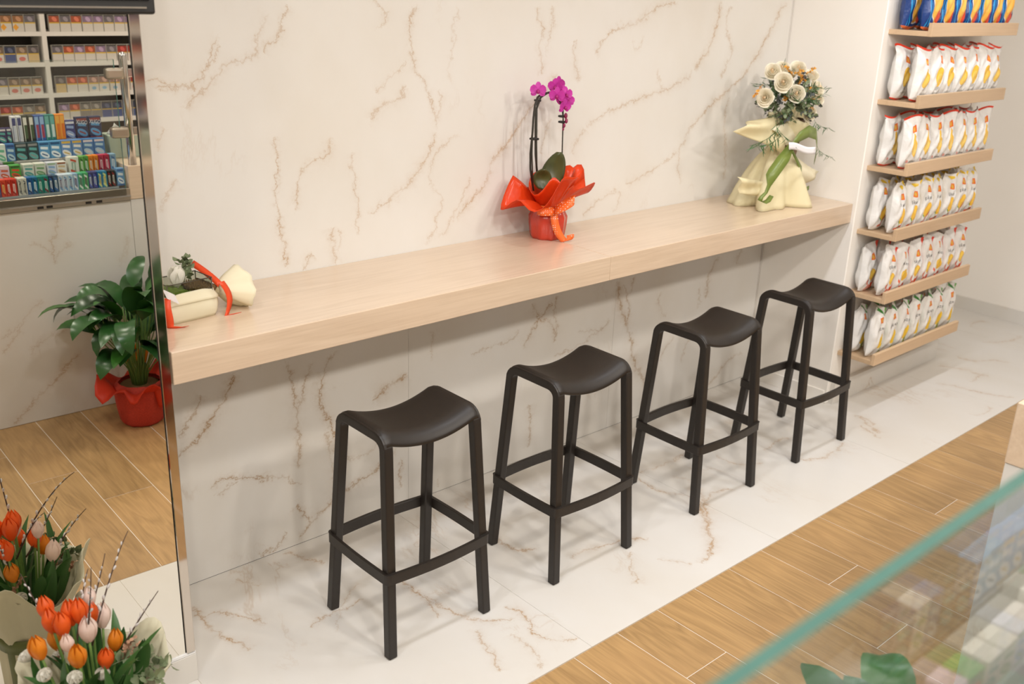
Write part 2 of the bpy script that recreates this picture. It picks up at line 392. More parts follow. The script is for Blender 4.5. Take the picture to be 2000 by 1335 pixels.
for pts, wd, st in [
    ([(555, 470), (570, 560), (580, 680), (640, 850), (680, 1000), (700, 1150), (770, 1300), (830, 1420)], .014, .5),
    ([(690, 440), (690, 520), (650, 620), (660, 760), (640, 860)], .006, .55), ([(610, 510), (640, 600), (655, 650)], .005, .45),
    ([(500, 810), (430, 880), (330, 920), (210, 940)], .006, .5), ([(420, 890), (310, 980), (100, 1100), (0, 1140)], .005, .4),
    ([(960, 560), (920, 640), (880, 670), (950, 740), (990, 790)], .005, .4), ([(1640, 210), (1590, 340)], .010, .35),
    ([(1460, 260), (1380, 380), (1350, 480), (1330, 640)], .012, .4), ([(1270, 540), (1275, 650), (1255, 740)], .005, .35),
    ([(1060, 960), (960, 1090), (940, 1200)], .006, .4), ([(1200, 980), (1140, 1080), (1110, 1200)], .006, .35),
    ([(1650, 1120), (1540, 1160), (1420, 1300), (1340, 1400)], .010, .4), ([(30, 600), (20, 760), (40, 880), (10, 1010)], .006, .45)]:
    LV.append((wall_pts(1080, 440, .2247, pts), wd, st))
FV = []
for pts, wd, st in [
    ([(30, 540), (80, 610), (170, 670), (230, 690), (245, 725)], .006, .6), ([(60, 580), (150, 570), (250, 590), (300, 620)], .005, .5),
    ([(470, 630), (540, 580), (620, 550), (680, 520)], .006, .5), ([(370, 345), (450, 360), (530, 385)], .009, .45),
    ([(190, 450), (290, 470)], .006, .35), ([(780, 450), (860, 480), (930, 550), (960, 590)], .006, .6),
    ([(900, 500), (1000, 560), (1120, 600), (1250, 580)], .006, .5), ([(1200, 545), (1290, 590), (1330, 650), (1500, 665)], .007, .55),
    ([(1100, 625), (1120, 690), (1170, 740), (1190, 795)], .005, .5), ([(1230, 650), (1330, 740), (1340, 790)], .006, .45),
    ([(1680, 340), (1690, 420), (1710, 470)], .005, .5), ([(1160, 280), (1240, 330), (1340, 330)], .007, .5),
    ([(1440, 370), (1560, 320), (1750, 290)], .006, .5), ([(1770, 370), (1900, 380)], .005, .4),
    ([(1930, 140), (1960, 250), (1975, 330), (1900, 380)], .013, .55), ([(580, 640), (640, 470), (690, 460)], .005, .35)]:
    FV.append((floor_pts(360, 900, .52, pts), wd, st))
for pts, wd, st in [
    ([(60, 1030), (200, 1110), (330, 1130), (440, 1150)], .006, .5), ([(360, 1080), (430, 1170), (450, 1290)], .016, .5),
    ([(430, 1190), (480, 1120), (600, 1100)], .008, .5), ([(500, 910), (620, 960), (760, 950)], .006, .4), ([(860, 900), (980, 940), (1200, 840)], .008, .42),
    ([(760, 890), (830, 840), (900, 820)], .006, .4), ([(1270, 690), (1320, 740), (1390, 800)], .009, .4), ([(60, 1010), (220, 960), (330, 900)], .006, .35)]:
    FV.append((floor_pts(1220, 560, .3594, pts), wd, st))
for pts, wd, st in [
    ([(870, 690), (1100, 720), (1200, 760), (1320, 770)], .012, .38), ([(800, 830), (950, 850), (1100, 890), (1350, 940), (1550, 960)], .007, .42),
    ([(1150, 830), (1230, 760), (1310, 750)], .006, .35), ([(1000, 590), (1150, 640), (1280, 630), (1480, 660)], .010, .35), ([(110, 1100), (210, 1210), (300, 1200), (370, 1320)], .007, .45),
    ([(1080, 1090), (1200, 1110), (1300, 1030)], .006, .35), ([(1130, 350), (1260, 300), (1360, 330)], .012, .3), ([(1230, 480), (1450, 470), (1580, 420)], .01, .3)]:
    FV.append((floor_pts(1640, 560, .2247, pts), wd, st))
CV = []
for pts, wd, st in [
    ([(330, 60), (325, 150), (310, 250), (318, 340)], .008, .5), ([(160, 215), (250, 240), (310, 275)], .005, .45), ([(430, 205), (370, 260), (320, 320)], .007, .35),
    ([(0, 880), (100, 740), (180, 620), (270, 560)], .008, .45), ([(50, 1290), (180, 1160), (300, 1040), (400, 920), (470, 840)], .009, .62),
    ([(740, 190), (730, 270), (690, 330)], .010, .4), ([(170, 890), (260, 780), (420, 700), (560, 640)], .009, .42), ([(0, 780), (120, 680)], .006, .4)]:
    CV.append((front_pts(0, 400, .337, pts), wd, st))

M = {}
M['marble_wall'] = marble('marble_wall', (0, 2), WV, random_amt=.35, vk=1.05)
M['marble_low'] = marble('marble_low', (0, 2), LV, seed=4.0, vk=1.3, vcol=(.36, .22, .10))
M['marble_floor'] = marble('marble_floor', (0, 1), FV, seed=9.0, rough=0.3, vk=1.35)
M['marble_counter'] = marble('marble_counter', (0, 2), CV, seed=2.0)
M['marble_trim'] = marble('marble_trim', (0, 2), [], seed=6.0, random_amt=1.6)
M['marble_side'] = marble('marble_side', (1, 2), [], seed=1.0, random_amt=2.2)
M['plank'] = wood('plank', 1, (0.31, 0.185, 0.075), (0.56, 0.350, 0.150), (0.45, 0.27, 0.115), 0.42, 9.0, 8.0)
M['oak'] = wood('oak', 0, (0.61, 0.46, 0.325), (0.79, 0.635, 0.48), (0.73, 0.565, 0.41), 0.33, 5.0, 14.0, True, 0.35, 0.7)
M['oak_shelf'] = wood('oak_shelf', 0, (0.56, 0.39, 0.24), (0.70, 0.51, 0.33), (0.64, 0.46, 0.29), 0.45, 4.0, 12.0, True, 0.3)
M['white_paint'] = plain('white_paint', (0.90, 0.865, 0.81), 0.55, var=0.015, scale=3)
M['ceiling_paint'] = plain('ceiling_paint', (0.85, 0.83, 0.8), 0.8, var=0.01, scale=3)
M['grout'] = plain('grout', (0.72, 0.64, 0.54), 0.8, var=0.05)
M['joint'] = plain('joint', (0.5, 0.42, 0.33), 0.8)
M['mirror'] = plain('mirror', (0.84, 0.81, 0.74), 0.0, 1.0, var=0.0)
M['polished'] = plain('polished', (0.62, 0.56, 0.5), 0.06, 1.0, var=0.02)
M['steel'] = plain('steel', (0.55, 0.5, 0.43), 0.28, 1.0, var=0.05)
M['chrome'] = plain('chrome', (0.6, 0.6, 0.6), 0.15, 1.0, var=0.02)
M['black_gloss'] = plain('black_gloss', (0.006, 0.006, 0.007), 0.12, var=0.1)
M['black_matte'] = plain('black_matte', (0.012, 0.011, 0.01), 0.5, var=0.1)
M['dark_cabinet'] = plain('dark_cabinet', (0.05, 0.04, 0.03), 0.5)
M['stool'] = plain('stool', (0.0165, 0.0125, 0.010), 0.42, var=0.08, scale=200, bumps=0.06)
M['stool_pad'] = plain('stool_pad', (0.008, 0.007, 0.006), 0.7)
def glass_mat(name, tint, rf=1.0):
    m = bpy.data.materials.new(name); m.use_nodes = True; nt = m.node_tree; nt.nodes.clear()
    out = nt.nodes.new('ShaderNodeOutputMaterial'); t = nt.nodes.new('ShaderNodeBsdfTransparent'); t.inputs[0].default_value = (*tint, 1)
    g = nt.nodes.new('ShaderNodeBsdfGlossy'); g.inputs['Roughness'].default_value = 0.0
    geo = nt.nodes.new('ShaderNodeNewGeometry'); dn = nt.nodes.new('ShaderNodeVectorMath'); dn.operation = 'DOT_PRODUCT'
    nt.links.new(geo.outputs['Normal'], dn.inputs[0]); nt.links.new(geo.outputs['Incoming'], dn.inputs[1])
    sch = math_n(nt, 'POWER', math_n(nt, 'SUBTRACT', 1.0, math_n(nt, 'ABSOLUTE', dn.outputs['Value'])), 5.0)
    s = nt.nodes.new('ShaderNodeMixShader'); nt.links.new(math_n(nt, 'MULTIPLY', math_n(nt, 'MULTIPLY_ADD', sch, .96, .04), rf), s.inputs[0])
    nt.links.new(t.outputs[0], s.inputs[1]); nt.links.new(g.outputs[0], s.inputs[2]); nt.links.new(s.outputs[0], out.inputs[0])
    return m
M['glass'] = glass_mat('glass', (0.93, 0.955, 0.94))
M['glass_edge'] = plain('glass_edge', (0.105, 0.235, 0.205), 0.08, var=0.1, sss=0.3)
M['lamp_trim'] = plain('lamp_trim', (0.85, 0.85, 0.85), 0.4, var=0.01)
def emis(name, col, st):
    m, nt, b = new_mat(name); b.inputs['Emission Color'].default_value = (*col, 1); b.inputs['Emission Strength'].default_value = st; b.inputs['Base Color'].default_value = (.9, .9, .9, 1); return m
M['lamp'] = emis('lamp', LAMP_COLOR, 12.0)

# ------------------------------------------------------------------ room shell
XW0, XW1, YW1 = -2.2, 5.95, -4.1
floor = struct(link(bpy.data.objects.new('floor', None)))
o = box('floor_base', (XW0, XW1), (YW1, 0.0), (-0.06, -0.0015), M['grout'], floor)
EDGE = 1.1074; PX0 = 1.2747
# marble tiles along the wall
tb = [-2.2, -0.70, 0.327, 1.357, 2.388, 3.42, 4.45, 5.48, 5.95]
for i in range(len(tb)-1):
    box('marble_tile', (tb[i]+.0007, tb[i+1]-.0007), (-EDGE+.002, 0), (-0.012, 0), M['marble_floor'], floor)
# oak planks, four-course stagger
pl_cache = {}
for k in range(-17, 24):
    x0 = PX0+0.2*k
    if x0 < -2.2 or x0+.2 > 5.96: continue
    ends = sorted([y for n in range(-3, 4) for y in [-1.395-0.3*((5-k) % 4)+1.2*n] if -2.9 < y < -EDGE], reverse=True)
    ys = [-EDGE]+ends+[-2.9]
    for a, b in zip(ys[:-1], ys[1:]):
        L = round(a-b, 3)
        if L < 0.02: continue
        if L not in pl_cache: pl_cache[L] = box_me('plank', -.0985, .0985, -L/2+.0015, L/2-.0015, -0.012, 0.0, 0.0012)
        obj('plank', pl_cache[L], M['plank'], floor, (x0+.1, (a+b)/2, 0))
box('edge_trim', (XW0, XW1), (-EDGE-.0005, -EDGE+.0018), (-0.012, 0.0003), M['joint'], floor)

wall_back = struct(obj('wall_back', box_me('wall_back', XW0, XW1+.12, 0.012, 0.12, 0, CEIL), M['joint']))
px = [0.30, 1.443, 2.60, 3.715]
for a, b in zip(px[:-1], px[1:]): box('marble_panel', (a+.0006, b-.0006), (0, .012), (0.0015, .985), M['marble_low'], wall_back)
box('marble_panel', (0.30, 3.715), (0, .012), (.9865, CEIL), M['marble_wall'], wall_back)
box('painted_panel', (3.72, XW1), (0, .012), (0, CEIL), M['white_paint'], wall_back)
box('painted_panel', (XW0, .30), (0, .012), (0, CEIL), M['white_paint'], wall_back)
struct(box('wall_right', (XW1, XW1+.12), (YW1, .012), (0, CEIL), M['white_paint']))
struct(box('wall_left', (XW0-.12, XW0), (YW1, .012), (0, CEIL), M['white_paint']))
struct(box('wall_front', (XW0, XW1), (YW1-.12, YW1), (0, CEIL), M['white_paint']))
struct(box('ceiling', (XW0, XW1), (YW1, 0.012), (CEIL, CEIL+.1), M['ceiling_paint']))
struct(box('baseboard_right', (XW1-.012, XW1), (-3.0, 0), (0, .085), M['marble_side'], None))
# pier that carries the mirror and the television
struct(box('wall_pier_left', (-1.6, .322), (-.435, 0), (0, CEIL), M['white_paint']))
struct(box('baseboard_left', (-1.6, .330), (-.470, -.435), (0, .093), M['marble_trim'], bev=.001))
# pier on the right that carries the snack shelves
PX1 = 3.722
struct(box('wall_pier_right', (PX1, 4.80), (-.488, 0), (0, CEIL), M['white_paint'], bev=.004))
pl = struct(obj('trim_1', box_me('trim_1', 3.745, 4.86, -.515, -.488, 0, .115, 0.001), M['marble_trim']))
struct(box('baseboard_pier', (PX1-.010, PX1), (-.475, 0), (0, .07), M['white_paint'], bev=.001))

# downlights
for i, (x, y) in enumerate(DOWNLIGHTS):
    t = thing('downlight', (x, y, CEIL), 'round white recessed ceiling downlight, %s of the %s row from the bar wall' % (ORD[i % 5], ORD[i//5]), 'ceiling light', 'recessed downlights')
    V, F = lathe_data([(.085, 0), (.105, 0), (.105, -.008), (.088, -.008), (.085, 0)], 24, close=False); obj('trim_ring', mesh('trim_ring', V, F, smooth=False), M['lamp_trim'], t)
    V, F = lathe_data([(.085, -.003), (.001, -.003)], 24, close=False); obj('diffuser', mesh('diffuser', V, F), M['lamp'], t)
    ld = bpy.data.lights.new('downlight_lamp', 'AREA'); ld.shape = 'DISK'; ld.size = .17; ld.energy = LAMP_W*ROW_K[0 if i < 5 else 1 if i < 10 else 2]; ld.color = ROW_COLOR[0 if i < 5 else 1 if i < 10 else 2]; ld.spread = math.radians(150)
    lo = bpy.data.objects.new('downlight_lamp', ld); link(lo, t); lo.location = (0, 0, -.075); lo.rotation_euler = (math.radians(ROW_TILT[0 if i < 5 else 1 if i < 10 else 2]), math.radians(-ROW_LEAN), 0)

# ------------------------------------------------------------------ mirror
mz = math.atan2(.0155, 1)
mir = thing('wall_mirror', (.330, -.466, .095), 'tall frameless wall mirror with polished steel edge strip beside the bar counter', 'mirror', rz=-mz)
box('mirror_glass', (-1.75, -.031), (0, .006), (.010, 2.70), M['mirror'], mir)
box('edge_strip', (-.028, -.002), (-.004, .024), (.004, 2.72), M['polished'], mir, bev=.0015, label='polished steel edge strip')
box('shadow_gap', (-.031, -.028), (.002, .010), (.004, 2.72), M['black_matte'], mir)
box('bottom_strip', (-1.75, -.002), (-.004, .020), (0, .009), M['lamp_trim'], mir)

# ------------------------------------------------------------------ television
tv = thing('television', (-.2, -.52, 1.886), 'black flat television hung over the top of the mirror', 'television')
box('housing', (-.75, .528), (-.045, .02), (0, .72), M['black_matte'], tv, bev=.006, seg=2)
box('screen', (-.735, .513), (-.049, -.045), (.03, .705), M['black_gloss'], tv)
box('bezel_line', (-.74, .505), (-.050, -.045), (.013, .0165), M['steel'], tv)
box('wall_bracket', (-.3, .2), (.02, .050), (.25, .5), M['black_matte'], tv)

# ------------------------------------------------------------------ bar counter
CH, CT, CDP, CX0, CX1, CXS = 1.0385, .0928, .470, .333, 3.720, 2.024
bc = thing('bar_counter', (CX0, 0, CH-CT), 'long pale oak wall counter carrying the flowers, above the four black stools', 'counter')
for a, b in ((0, CXS-CX0), (CXS-CX0, CX1-CX0)):
    box('counter_board', (a+.0004, b-.0004), (-CDP, 0), (0, CT), M['oak'], bc, bev=.0025, seg=2)

# ------------------------------------------------------------------ bar stools
def sweep_rect(path, nrm, wa, wb, bev=.004):
    """rectangular rounded profile along path; wa along nrm, wb in the plane"""
    V, F = [], []; path = [Vector(p) for p in path]; nrm = Vector(nrm).normalized()
    prof = []
    for sx, sy, a0 in ((1, 1, 0), (-1, 1, 90), (-1, -1, 180), (1, -1, 270)):
        for da in (0, 45, 90):
            th = math.radians(a0+da); prof.append((sx*(wa/2-bev)+bev*math.cos(th), sy*(wb/2-bev)+bev*math.sin(th)))
    n = len(prof)
    for i, p in enumerate(path):
        t0 = (path[i]-path[i-1]).normalized() if i else None
        t1 = (path[i+1]-path[i]).normalized() if i < len(path)-1 else None
        t = ((t0 or t1)+(t1 or t0)).normalized(); b = t.cross(nrm).normalized(); nn = b.cross(t)
        k = 1.0 if not (t0 and t1) else 1/max(.6, math.sqrt((1+t0.dot(t1))/2))
        for u, v in prof: V.append(p+nn*u+b*v*k)
    for i in range(len(path)-1):
        for k in range(n): F.append((i*n+k, i*n+(k+1) % n, (i+1)*n+(k+1) % n, (i+1)*n+k))
    F.append(tuple(range(n-1, -1, -1))); F.append(tuple(range((len(path)-1)*n, len(path)*n)))
    return V, F
def make_stool():
    root = bpy.data.objects.new('bar_stool', None); link(root)
    H, TX, TY, BX, BY, LW = .734, .166, .114, .190, .166, .031
    def legpt(sx, sy, z): f = z/H; return Vector((sx*(BX+(TX-BX)*f), sy*(BY+(TY-BY)*f), z))
    for sx in (-1, 1):
        nrm = Vector((sx, 0, (BX-TX)/H)).normalized()
        for sy in (-1, 1):
            me = fix(mesh('leg', *sweep_rect([legpt(sx, sy, .004), legpt(sx, sy, .3), legpt(sx, sy, .672)], nrm, LW, LW), smooth=False))
            obj('leg', me, M['stool'], root)
            box('foot_pad', (-.011, .011), (-.011, .011), (0, .006), M['stool_pad'], root, loc=(sx*BX, sy*BY, 0))
        P = [legpt(sx, -1, .672)]
        for sy in (-1, 1):
            cz, r = .684, .042
            c = legpt(sx, sy, cz); arc = []
            for k in range(7):
                th = math.radians(90*k/6)
                arc.append(Vector((c.x, c.y - sy*(r-r*math.cos(th)), cz+r*math.sin(th)*.88)))
            P += arc if sy < 0 else arc[::-1]
        P.append(legpt(sx, 1, .672))
        obj('side_frame', fix(mesh('side_frame', *sweep_rect(P, nrm, LW, LW))), M['stool'], root)
    # moulded saddle seat
    NX, NY = 28, 20; HS = .7385+.0015
    def seat_top(u, v):
        x = u*2-1; phi = (v*2-1)*1.30
        s_, arc = (1 if phi > 0 else -1), abs(phi)
        if arc < .5: y, z = .074*arc/.5, 0.0
        else:
            th = (arc-.5)/.8*math.radians(74); y, z = .074+.0585*math.sin(th), -.052*(1-math.cos(th))
        e = max(0, (abs(x)-.93)/.07)
        sag = .032*max(0, 1-(abs(x)/.86)**2)
        return Vector((x*.1835, s_*y, HS+z-sag-.010*(1-math.sqrt(max(0, 1-e*e)))))
    V, F = grid_data(seat_top, NX, NY)
    so = obj('seat', mesh('seat', V, F, smooth=True), M['stool'], root); solid(so, .010, -1)
    # footrest band round the outside of the legs
    zc = .278; lp = legpt(1, 1, zc); rx, ry, r = lp.x+LW/2+.007, lp.y+LW/2+.007, .016
    loop = []
    for (sx, sy, a0) in ((1, 1, 0), (-1, 1, 90), (-1, -1, 180), (1, -1, 270)):
        for k in range(5):
            th = math.radians(a0+90*k/4); loop.append(Vector((sx*(rx-r)+r*math.cos(th), sy*(ry-r)+r*math.sin(th), zc)))
        nx = {0: (-1, 1), 90: (-1, -1), 180: (1, -1), 270: (1, 1)}[a0]
        a = loop[-1]; b = Vector((nx[0]*(rx-r)+r*math.cos(math.radians(a0+90)), nx[1]*(ry-r)+r*math.sin(math.radians(a0+90)), zc))
        for k in range(1, 8):
            t = k/8; q = a.lerp(b, t); bow = .012*math.sin(math.pi*t) if a0 in (0, 180) else 0.004*math.sin(math.pi*t)
            loop.append(q+Vector((math.cos(math.radians(a0+90)), math.sin(math.radians(a0+90)), 0))*bow)
    n = len(loop); V, F = [], []
    for i in range(n):
        t = (loop[(i+1) % n]-loop[i-1]).normalized(); out = Vector((t.y, -t.x, 0))
        for a, z in ((0, .017), (.0015, .0185), (-.0095, .0185), (-.011, .017), (-.011, -.017), (-.0095, -.0185), (.0015-.003, -.0185), (0, -.017)):
            V.append(loop[i]+out*a+Vector((0, 0, z)))
    for i in range(n):
        j = (i+1) % n
        for k in range(8): F.append((i*8+k, i*8+(k+1) % 8, j*8+(k+1) % 8, j*8+k))
    obj('footrest', fix(mesh('footrest', V, F)), M['stool'], root)
    return root
def copy_thing(root, loc, rz=0.0):
    r = root.copy(); COL.objects.link(r); r.location = loc; r.rotation_euler = (0, 0, rz)
    for ch in root.children:
        c = ch.copy(); COL.objects.link(c); c.parent = r
        for g in ch.children:
            d = g.copy(); COL.objects.link(d); d.parent = c
    return r
st0 = make_stool()
for i, (x, y, rz, lab) in enumerate([(1.021, -.580, 0, 'black moulded bar stool nearest the mirror'), (1.699, -.606, 0, 'black moulded bar stool, second from the mirror'),
                                     (2.481, -.608, 0, 'black moulded bar stool, third from the mirror'), (3.211, -.602, 0, 'black moulded bar stool nearest the snack shelves')]):
    o = st0 if i == 0 else copy_thing(st0, (0, 0, 0))
    o.location = (x, y, 0); o.rotation_euler = (0, 0, rz); tag(o, lab, 'stool', 'bar stools along the counter')

# ------------------------------------------------------------------ snack shelves and bags
SX0, SX1, SYB, SYF, STH, SLIP = 3.762, 4.653, -.490, -.690, .022, .058
SZ = [1.816, 1.505, 1.199, .891, .581, .262]
SNAME = ['top', 'second', 'third', 'fourth', 'fifth', 'lowest']
WHITE, ORANGE, RED, YEL, GRN, CHIP, LGRN = (.80, .79, .77), (.85, .27, .03), (.72, .05, .02), (.82, .56, .04), (.07, .30, .05), (.84, .50, .06), (.42, .52, .06)
logo = [('r', .56, .76, .115, .062, 0, (.78, .14, .02)), ('r', .56, .76, .085, .045, 0, ORANGE), ('r', .56, .76, .05, .010, 0, (.75, .5, .1)), ('r', .56, .76, .018, .04, 0, (.75, .5, .1))]
TXT = (.10, .10, .10)
BAGM = [
    printed('bag_blue', (.012, .045, .20), [('r', .12, .5, .02, .6, 0, (.02, .28, .62)), ('r', .2, .5, .012, .6, 0, (.03, .35, .7)), ('e', .60, .50, .34, .40, -.25, (.62, .62, .6)), ('e', .60, .50, .31, .375, -.25, (.80, .40, .06)), ('e', .55, .56, .18, .22, -.25, (.84, .48, .10)), ('e', .78, .24, .13, .13, 0, (.66, .07, .03)), ('r', .5, .02, .6, .035, 0, (.70, .16, .05))], .3, wrinkle=.35),
    printed('bag_red_seal', WHITE, logo+[('e', .56, .44, .20, .19, 0, CHIP), ('e', .54, .40, .15, .12, .2, (.86, .58, .12)), ('e', .60, .24, .12, .035, .1, (.55, .54, .52)), ('r', .56, .15, .24, .018, 0, (.55, .55, .52)), ('r', .5, .985, .6, .022, 0, RED), ('r', .5, .012, .6, .02, 0, RED)], .34, wrinkle=.5),
    printed('bag_red_rim', WHITE, logo+[('d', .58, .46, .26, .24, .15, CHIP), ('d', .54, .42, .18, .15, .3, (.86, .60, .16)), ('e', .34, .16, .06, .03, 0, (.75, .35, .3)), ('r', .66, .15, .20, .014, 0, (.35, .33, .3)), ('r', .5, .985, .6, .022, 0, RED), ('r', .5, .012, .6, .02, 0, RED)], .34, wrinkle=.5),
    printed('bag_yellow', WHITE, logo+[('r', .97, .5, .05, .6, 0, YEL), ('e', .60, .36, .22, .125, .5, CHIP), ('r', .72, .20, .17, .022, 1.0, RED), ('r', .45, .13, .16, .02, .25, (.75, .12, .03)), ('r', .46, .19, .10, .014, -.9, GRN), ('e', .65, .93, .2, .03, 0, YEL)], .34, wrinkle=.5),
    printed('bag_orange_red', WHITE, logo+[('r', .96, .55, .055, .5, .04, RED), ('e', .60, .36, .21, .125, 0, CHIP), ('e', .58, .38, .14, .08, 0, (.88, .60, .10)), ('r', .70, .10, .26, .065, .25, (.80, .10, .03)), ('r', .27, .22, .085, .03, -.7, (.80, .12, .04)), ('r', .34, .10, .09, .022, .8, (.80, .12, .04))], .34, wrinkle=.5),
    printed('bag_green', WHITE, logo+[('r', .97, .5, .035, .5, 0, (.16, .42, .10)), ('e', .62, .34, .21, .13, .5, (.84, .55, .05)), ('e', .75, .13, .16, .11, .6, LGRN), ('e', .70, .10, .05, .12, .5, (.25, .40, .05)), ('e', .62, .93, .24, .045, -.4, (.05, .26, .05))], .34, wrinkle=.5)]
BW, BH, BD = .118, .242, .034     # half depth
def bag_shape(seed):
    rn = random.Random(seed); ph = [rn.uniform(0, 6.28) for _ in range(8)]; lean = rn.uniform(-.006, .006); twist = rn.uniform(-.10, .10)
    def half(u, v):
        prof = math.sin(math.pi*min(1, max(0, (v-.02)/.93)))**.55 if .02 < v < .95 else 0
        prof *= (1.08-.30*v)
        return BD*prof*max(0.0, 1-abs(u)**5)**.5
    def pos(u, v, s):
        h = half(u, v)
        wr = .0035*math.sin(9*v+3*u+ph[0])+.003*math.sin(17*v-7*u+ph[1])+.0022*math.sin(26*u+8*v+ph[2])
        x = u*BW/2*(1-.13*math.sin(math.pi*min(1, v))**1.0)*(1+.02*math.sin(12*v+ph[3])) + lean*v
        top = max(0, (v-.86)/.14)
        y = -s*(h+(wr if h > .004 else 0)) + .018*top*math.sin(ph[4]+u*2.2)
        z = v*BH + (.010*math.sin(2.5*u+ph[5]) if v > .5 else 0)*v + .012*max(0, .12-v)/.12*(abs(u)**1.5)
        a = twist*v; return Vector((x*math.cos(a)-y*math.sin(a), x*math.sin(a)+y*math.cos(a), z))
    return pos, half
def bag_mesh(seed):
    pos, half = bag_shape(seed); NU, NV = 14, 22
    V, F, UV = [], [], []
    for s in (1, -1):
        o = len(V)
        for j in range(NV+1):
            for i in range(NU+1):
                u = -1+2*i/NU; v = j/NV; V.append(pos(u, v, s)); UV.append((i/NU, v) if s > 0 else ((1-i/NU)*.05-.2 if .06 < v < .96 else .5, v))
        for j in range(NV):
            for i in range(NU):
                q = (o+j*(NU+1)+i, o+j*(NU+1)+i+1, o+(j+1)*(NU+1)+i+1, o+(j+1)*(NU+1)+i); F.append(q if s > 0 else q[::-1])
    return mesh('snack_bag', V, F, UV, True)
bag_me = {}
letter_me = {}
def bag_lettering(seed, s, size, vc, uc):
    pos, half = bag_shape(seed); V, F = text_data(s, size)
    P = []
    for q in V:
        u = min(.98, uc+q.x/(BW/2)); v = vc+q.y/BH; p = pos(u, v, 1); P.append(p+Vector((0, -.0012, 0)))
    return mesh('lettering', P, F)
M['ink'] = plain('ink', (.16, .155, .15), .5)
BDESC = ['blue snack bag with large chip', 'white snack bag with oval chip', 'white snack bag with folded chip', 'yellow edged white snack bag', 'red edged white snack bag', 'green edged white snack bag']
for si, z in enumerate(SZ):
    sh = thing('display_shelf', (SX0, SYB, z), 'pale oak display shelf with raised front lip, %s of the six snack shelves' % SNAME[si], 'shelf', 'snack display shelves')
    box('shelf_board', (0, SX1-SX0), (SYF-SYB+.018, 0.002), (0, STH), M['oak_shelf'], sh, bev=.0012)
    box('front_lip', (0, SX1-SX0), (SYF-SYB, SYF-SYB+.018), (0, SLIP), M['oak_shelf'], sh, bev=.0012)
    nb = 7
    for row in (0, 1):
        for k in range(nb):
            rn = random.Random(si*100+row*10+k)
            var = (k*2+si+row) % 3
            key = (si, var)
            if key not in bag_me:
                bag_me[key] = bag_mesh(var*7+si+3); bag_me[key].materials.append(BAGM[si])
                if si >= 3: letter_me[key] = bag_lettering(var*7+si+3, 'pizes', .026, .60, .06)
            x = SX0+.062+(.1235)*k + rn.uniform(-.002, .002) + (0.010 if row == 0 else 0)
            y = (-.632 if row == 0 else -.543) + rn.uniform(-.003, .003)
            lab = '%s, %s from left, %s row, %s shelf' % (BDESC[si], ORD[k], 'front' if row == 0 else 'back', SNAME[si])
            b = tag(obj('snack_bag', bag_me[key], None, None, (x, y, z+STH), (rn.uniform(-.015, .02), rn.uniform(-.015, .015), -.06+rn.uniform(-.06, .06))), lab, 'snack bag', 'snack bags on the oak shelves')
            if si >= 3 and row == 0: obj('lettering', letter_me[key], M['ink'], b)

# ------------------------------------------------------------------ service counter opposite (seen in the mirror), glass screen
FY = -2.59
PB = mhit(262, 320, 1, FY); PXP = PB.x; BX0 = mhit(250, 340, 1, FY).x
sc = thing('service_counter', (0, FY, 0), 'marble fronted service counter facing the mirror', 'counter')
edges = [-2.1, -.55, BX0]
for a, b in zip(edges[:-1], edges[1:]): box('marble_front', (a+.001, b-.001), (-.02, 0), (.002, .972), M['marble_counter'], sc)
box('carcass', (-2.1, BX0), (-.62, -.02), (0, .96), M['white_paint'], sc)
box('worktop', (-2.1, BX0), (-.62, -.02), (.96, .975), M['oak'], sc)
cc = thing('corner_counter', (1.62, -2.1, 0), 'oak banded counter end with marble sides, at the right edge of the floor', 'counter')
box('marble_side', (0, .02), (-.49, 0), (0, .976), M['marble_side'], cc)
box('marble_front', (.02, 1.7), (-.02, 0), (0, .976), M['marble_trim'], cc)
box('marble_front', (BX0-1.62+.001, 0), (-.51, -.49), (.002, .976), M['marble_trim'], cc)
box('carcass', (.02, 1.7), (-.49, -.02), (0, .97), M['white_paint'], cc)
box('carcass', (BX0-1.62+.001, 0), (-1.11, -.51), (0, .97), M['white_paint'], cc)
box('oak_band', (-.002, 1.7), (-1.11, .002), (.977, 1.13), M['oak'], cc, bev=.002)
box('oak_band', (BX0-1.62, -.002), (-1.11, -.486), (.977, 1.13), M['oak'], cc, bev=.002)
gs = thing('glass_screen', (0, -2.585, .976), 'clear glass counter screen with green cut edge in the near foreground', 'glass screen')
def pane(x0, x1):
    me = box_me('pane', x0, x1, -.006, .006, .02, .621, .0)
    me.materials.append(M['glass']); me.materials.append(M['glass_edge'])
    for p in me.polygons: p.material_index = 0 if abs(p.normal.y) > .9 else 1
    obj('pane', me, None, gs)
pane(-2.05, -.62); pane(-.61, PXP-.050)
box('base_rail', (-2.1, BX0-.002), (-.016, .006), (0, .055), M['steel'], gs, bev=.0015)
box('rail_lip', (-2.1, BX0-.002), (.006, .012), (.018, .024), M['chrome'], gs)
for p_ in (77, 95, 172, 193): x = mhit(p_, 400, 1, FY).x; box('rail_slot', (x-.013, x+.013), (.0055, .0068), (.003, .014), M['black_matte'], gs)
V, F = lathe_data([(.0185, .1545), (.0185, .628), (.017, .640), (.010, .648), (.001, .650)], 24); obj('post', mesh('post', V, F, smooth=True), M['chrome'], gs, (PXP, -.026, 0))
for zc in (.305, .560):
    box('clamp', (-.090, -.012), (-.030, .014), (-.024, .024), M['steel'], gs, bev=.011, seg=3, loc=(PXP, 0, zc))
    box('clamp_stub', (.012, .050), (-.034, -.014), (-.018, .018), M['chrome'], gs, bev=.003, loc=(PXP, 0, zc))

M['acrylic'] = plain('acrylic', (.42, .44, .46), .15, var=.03)
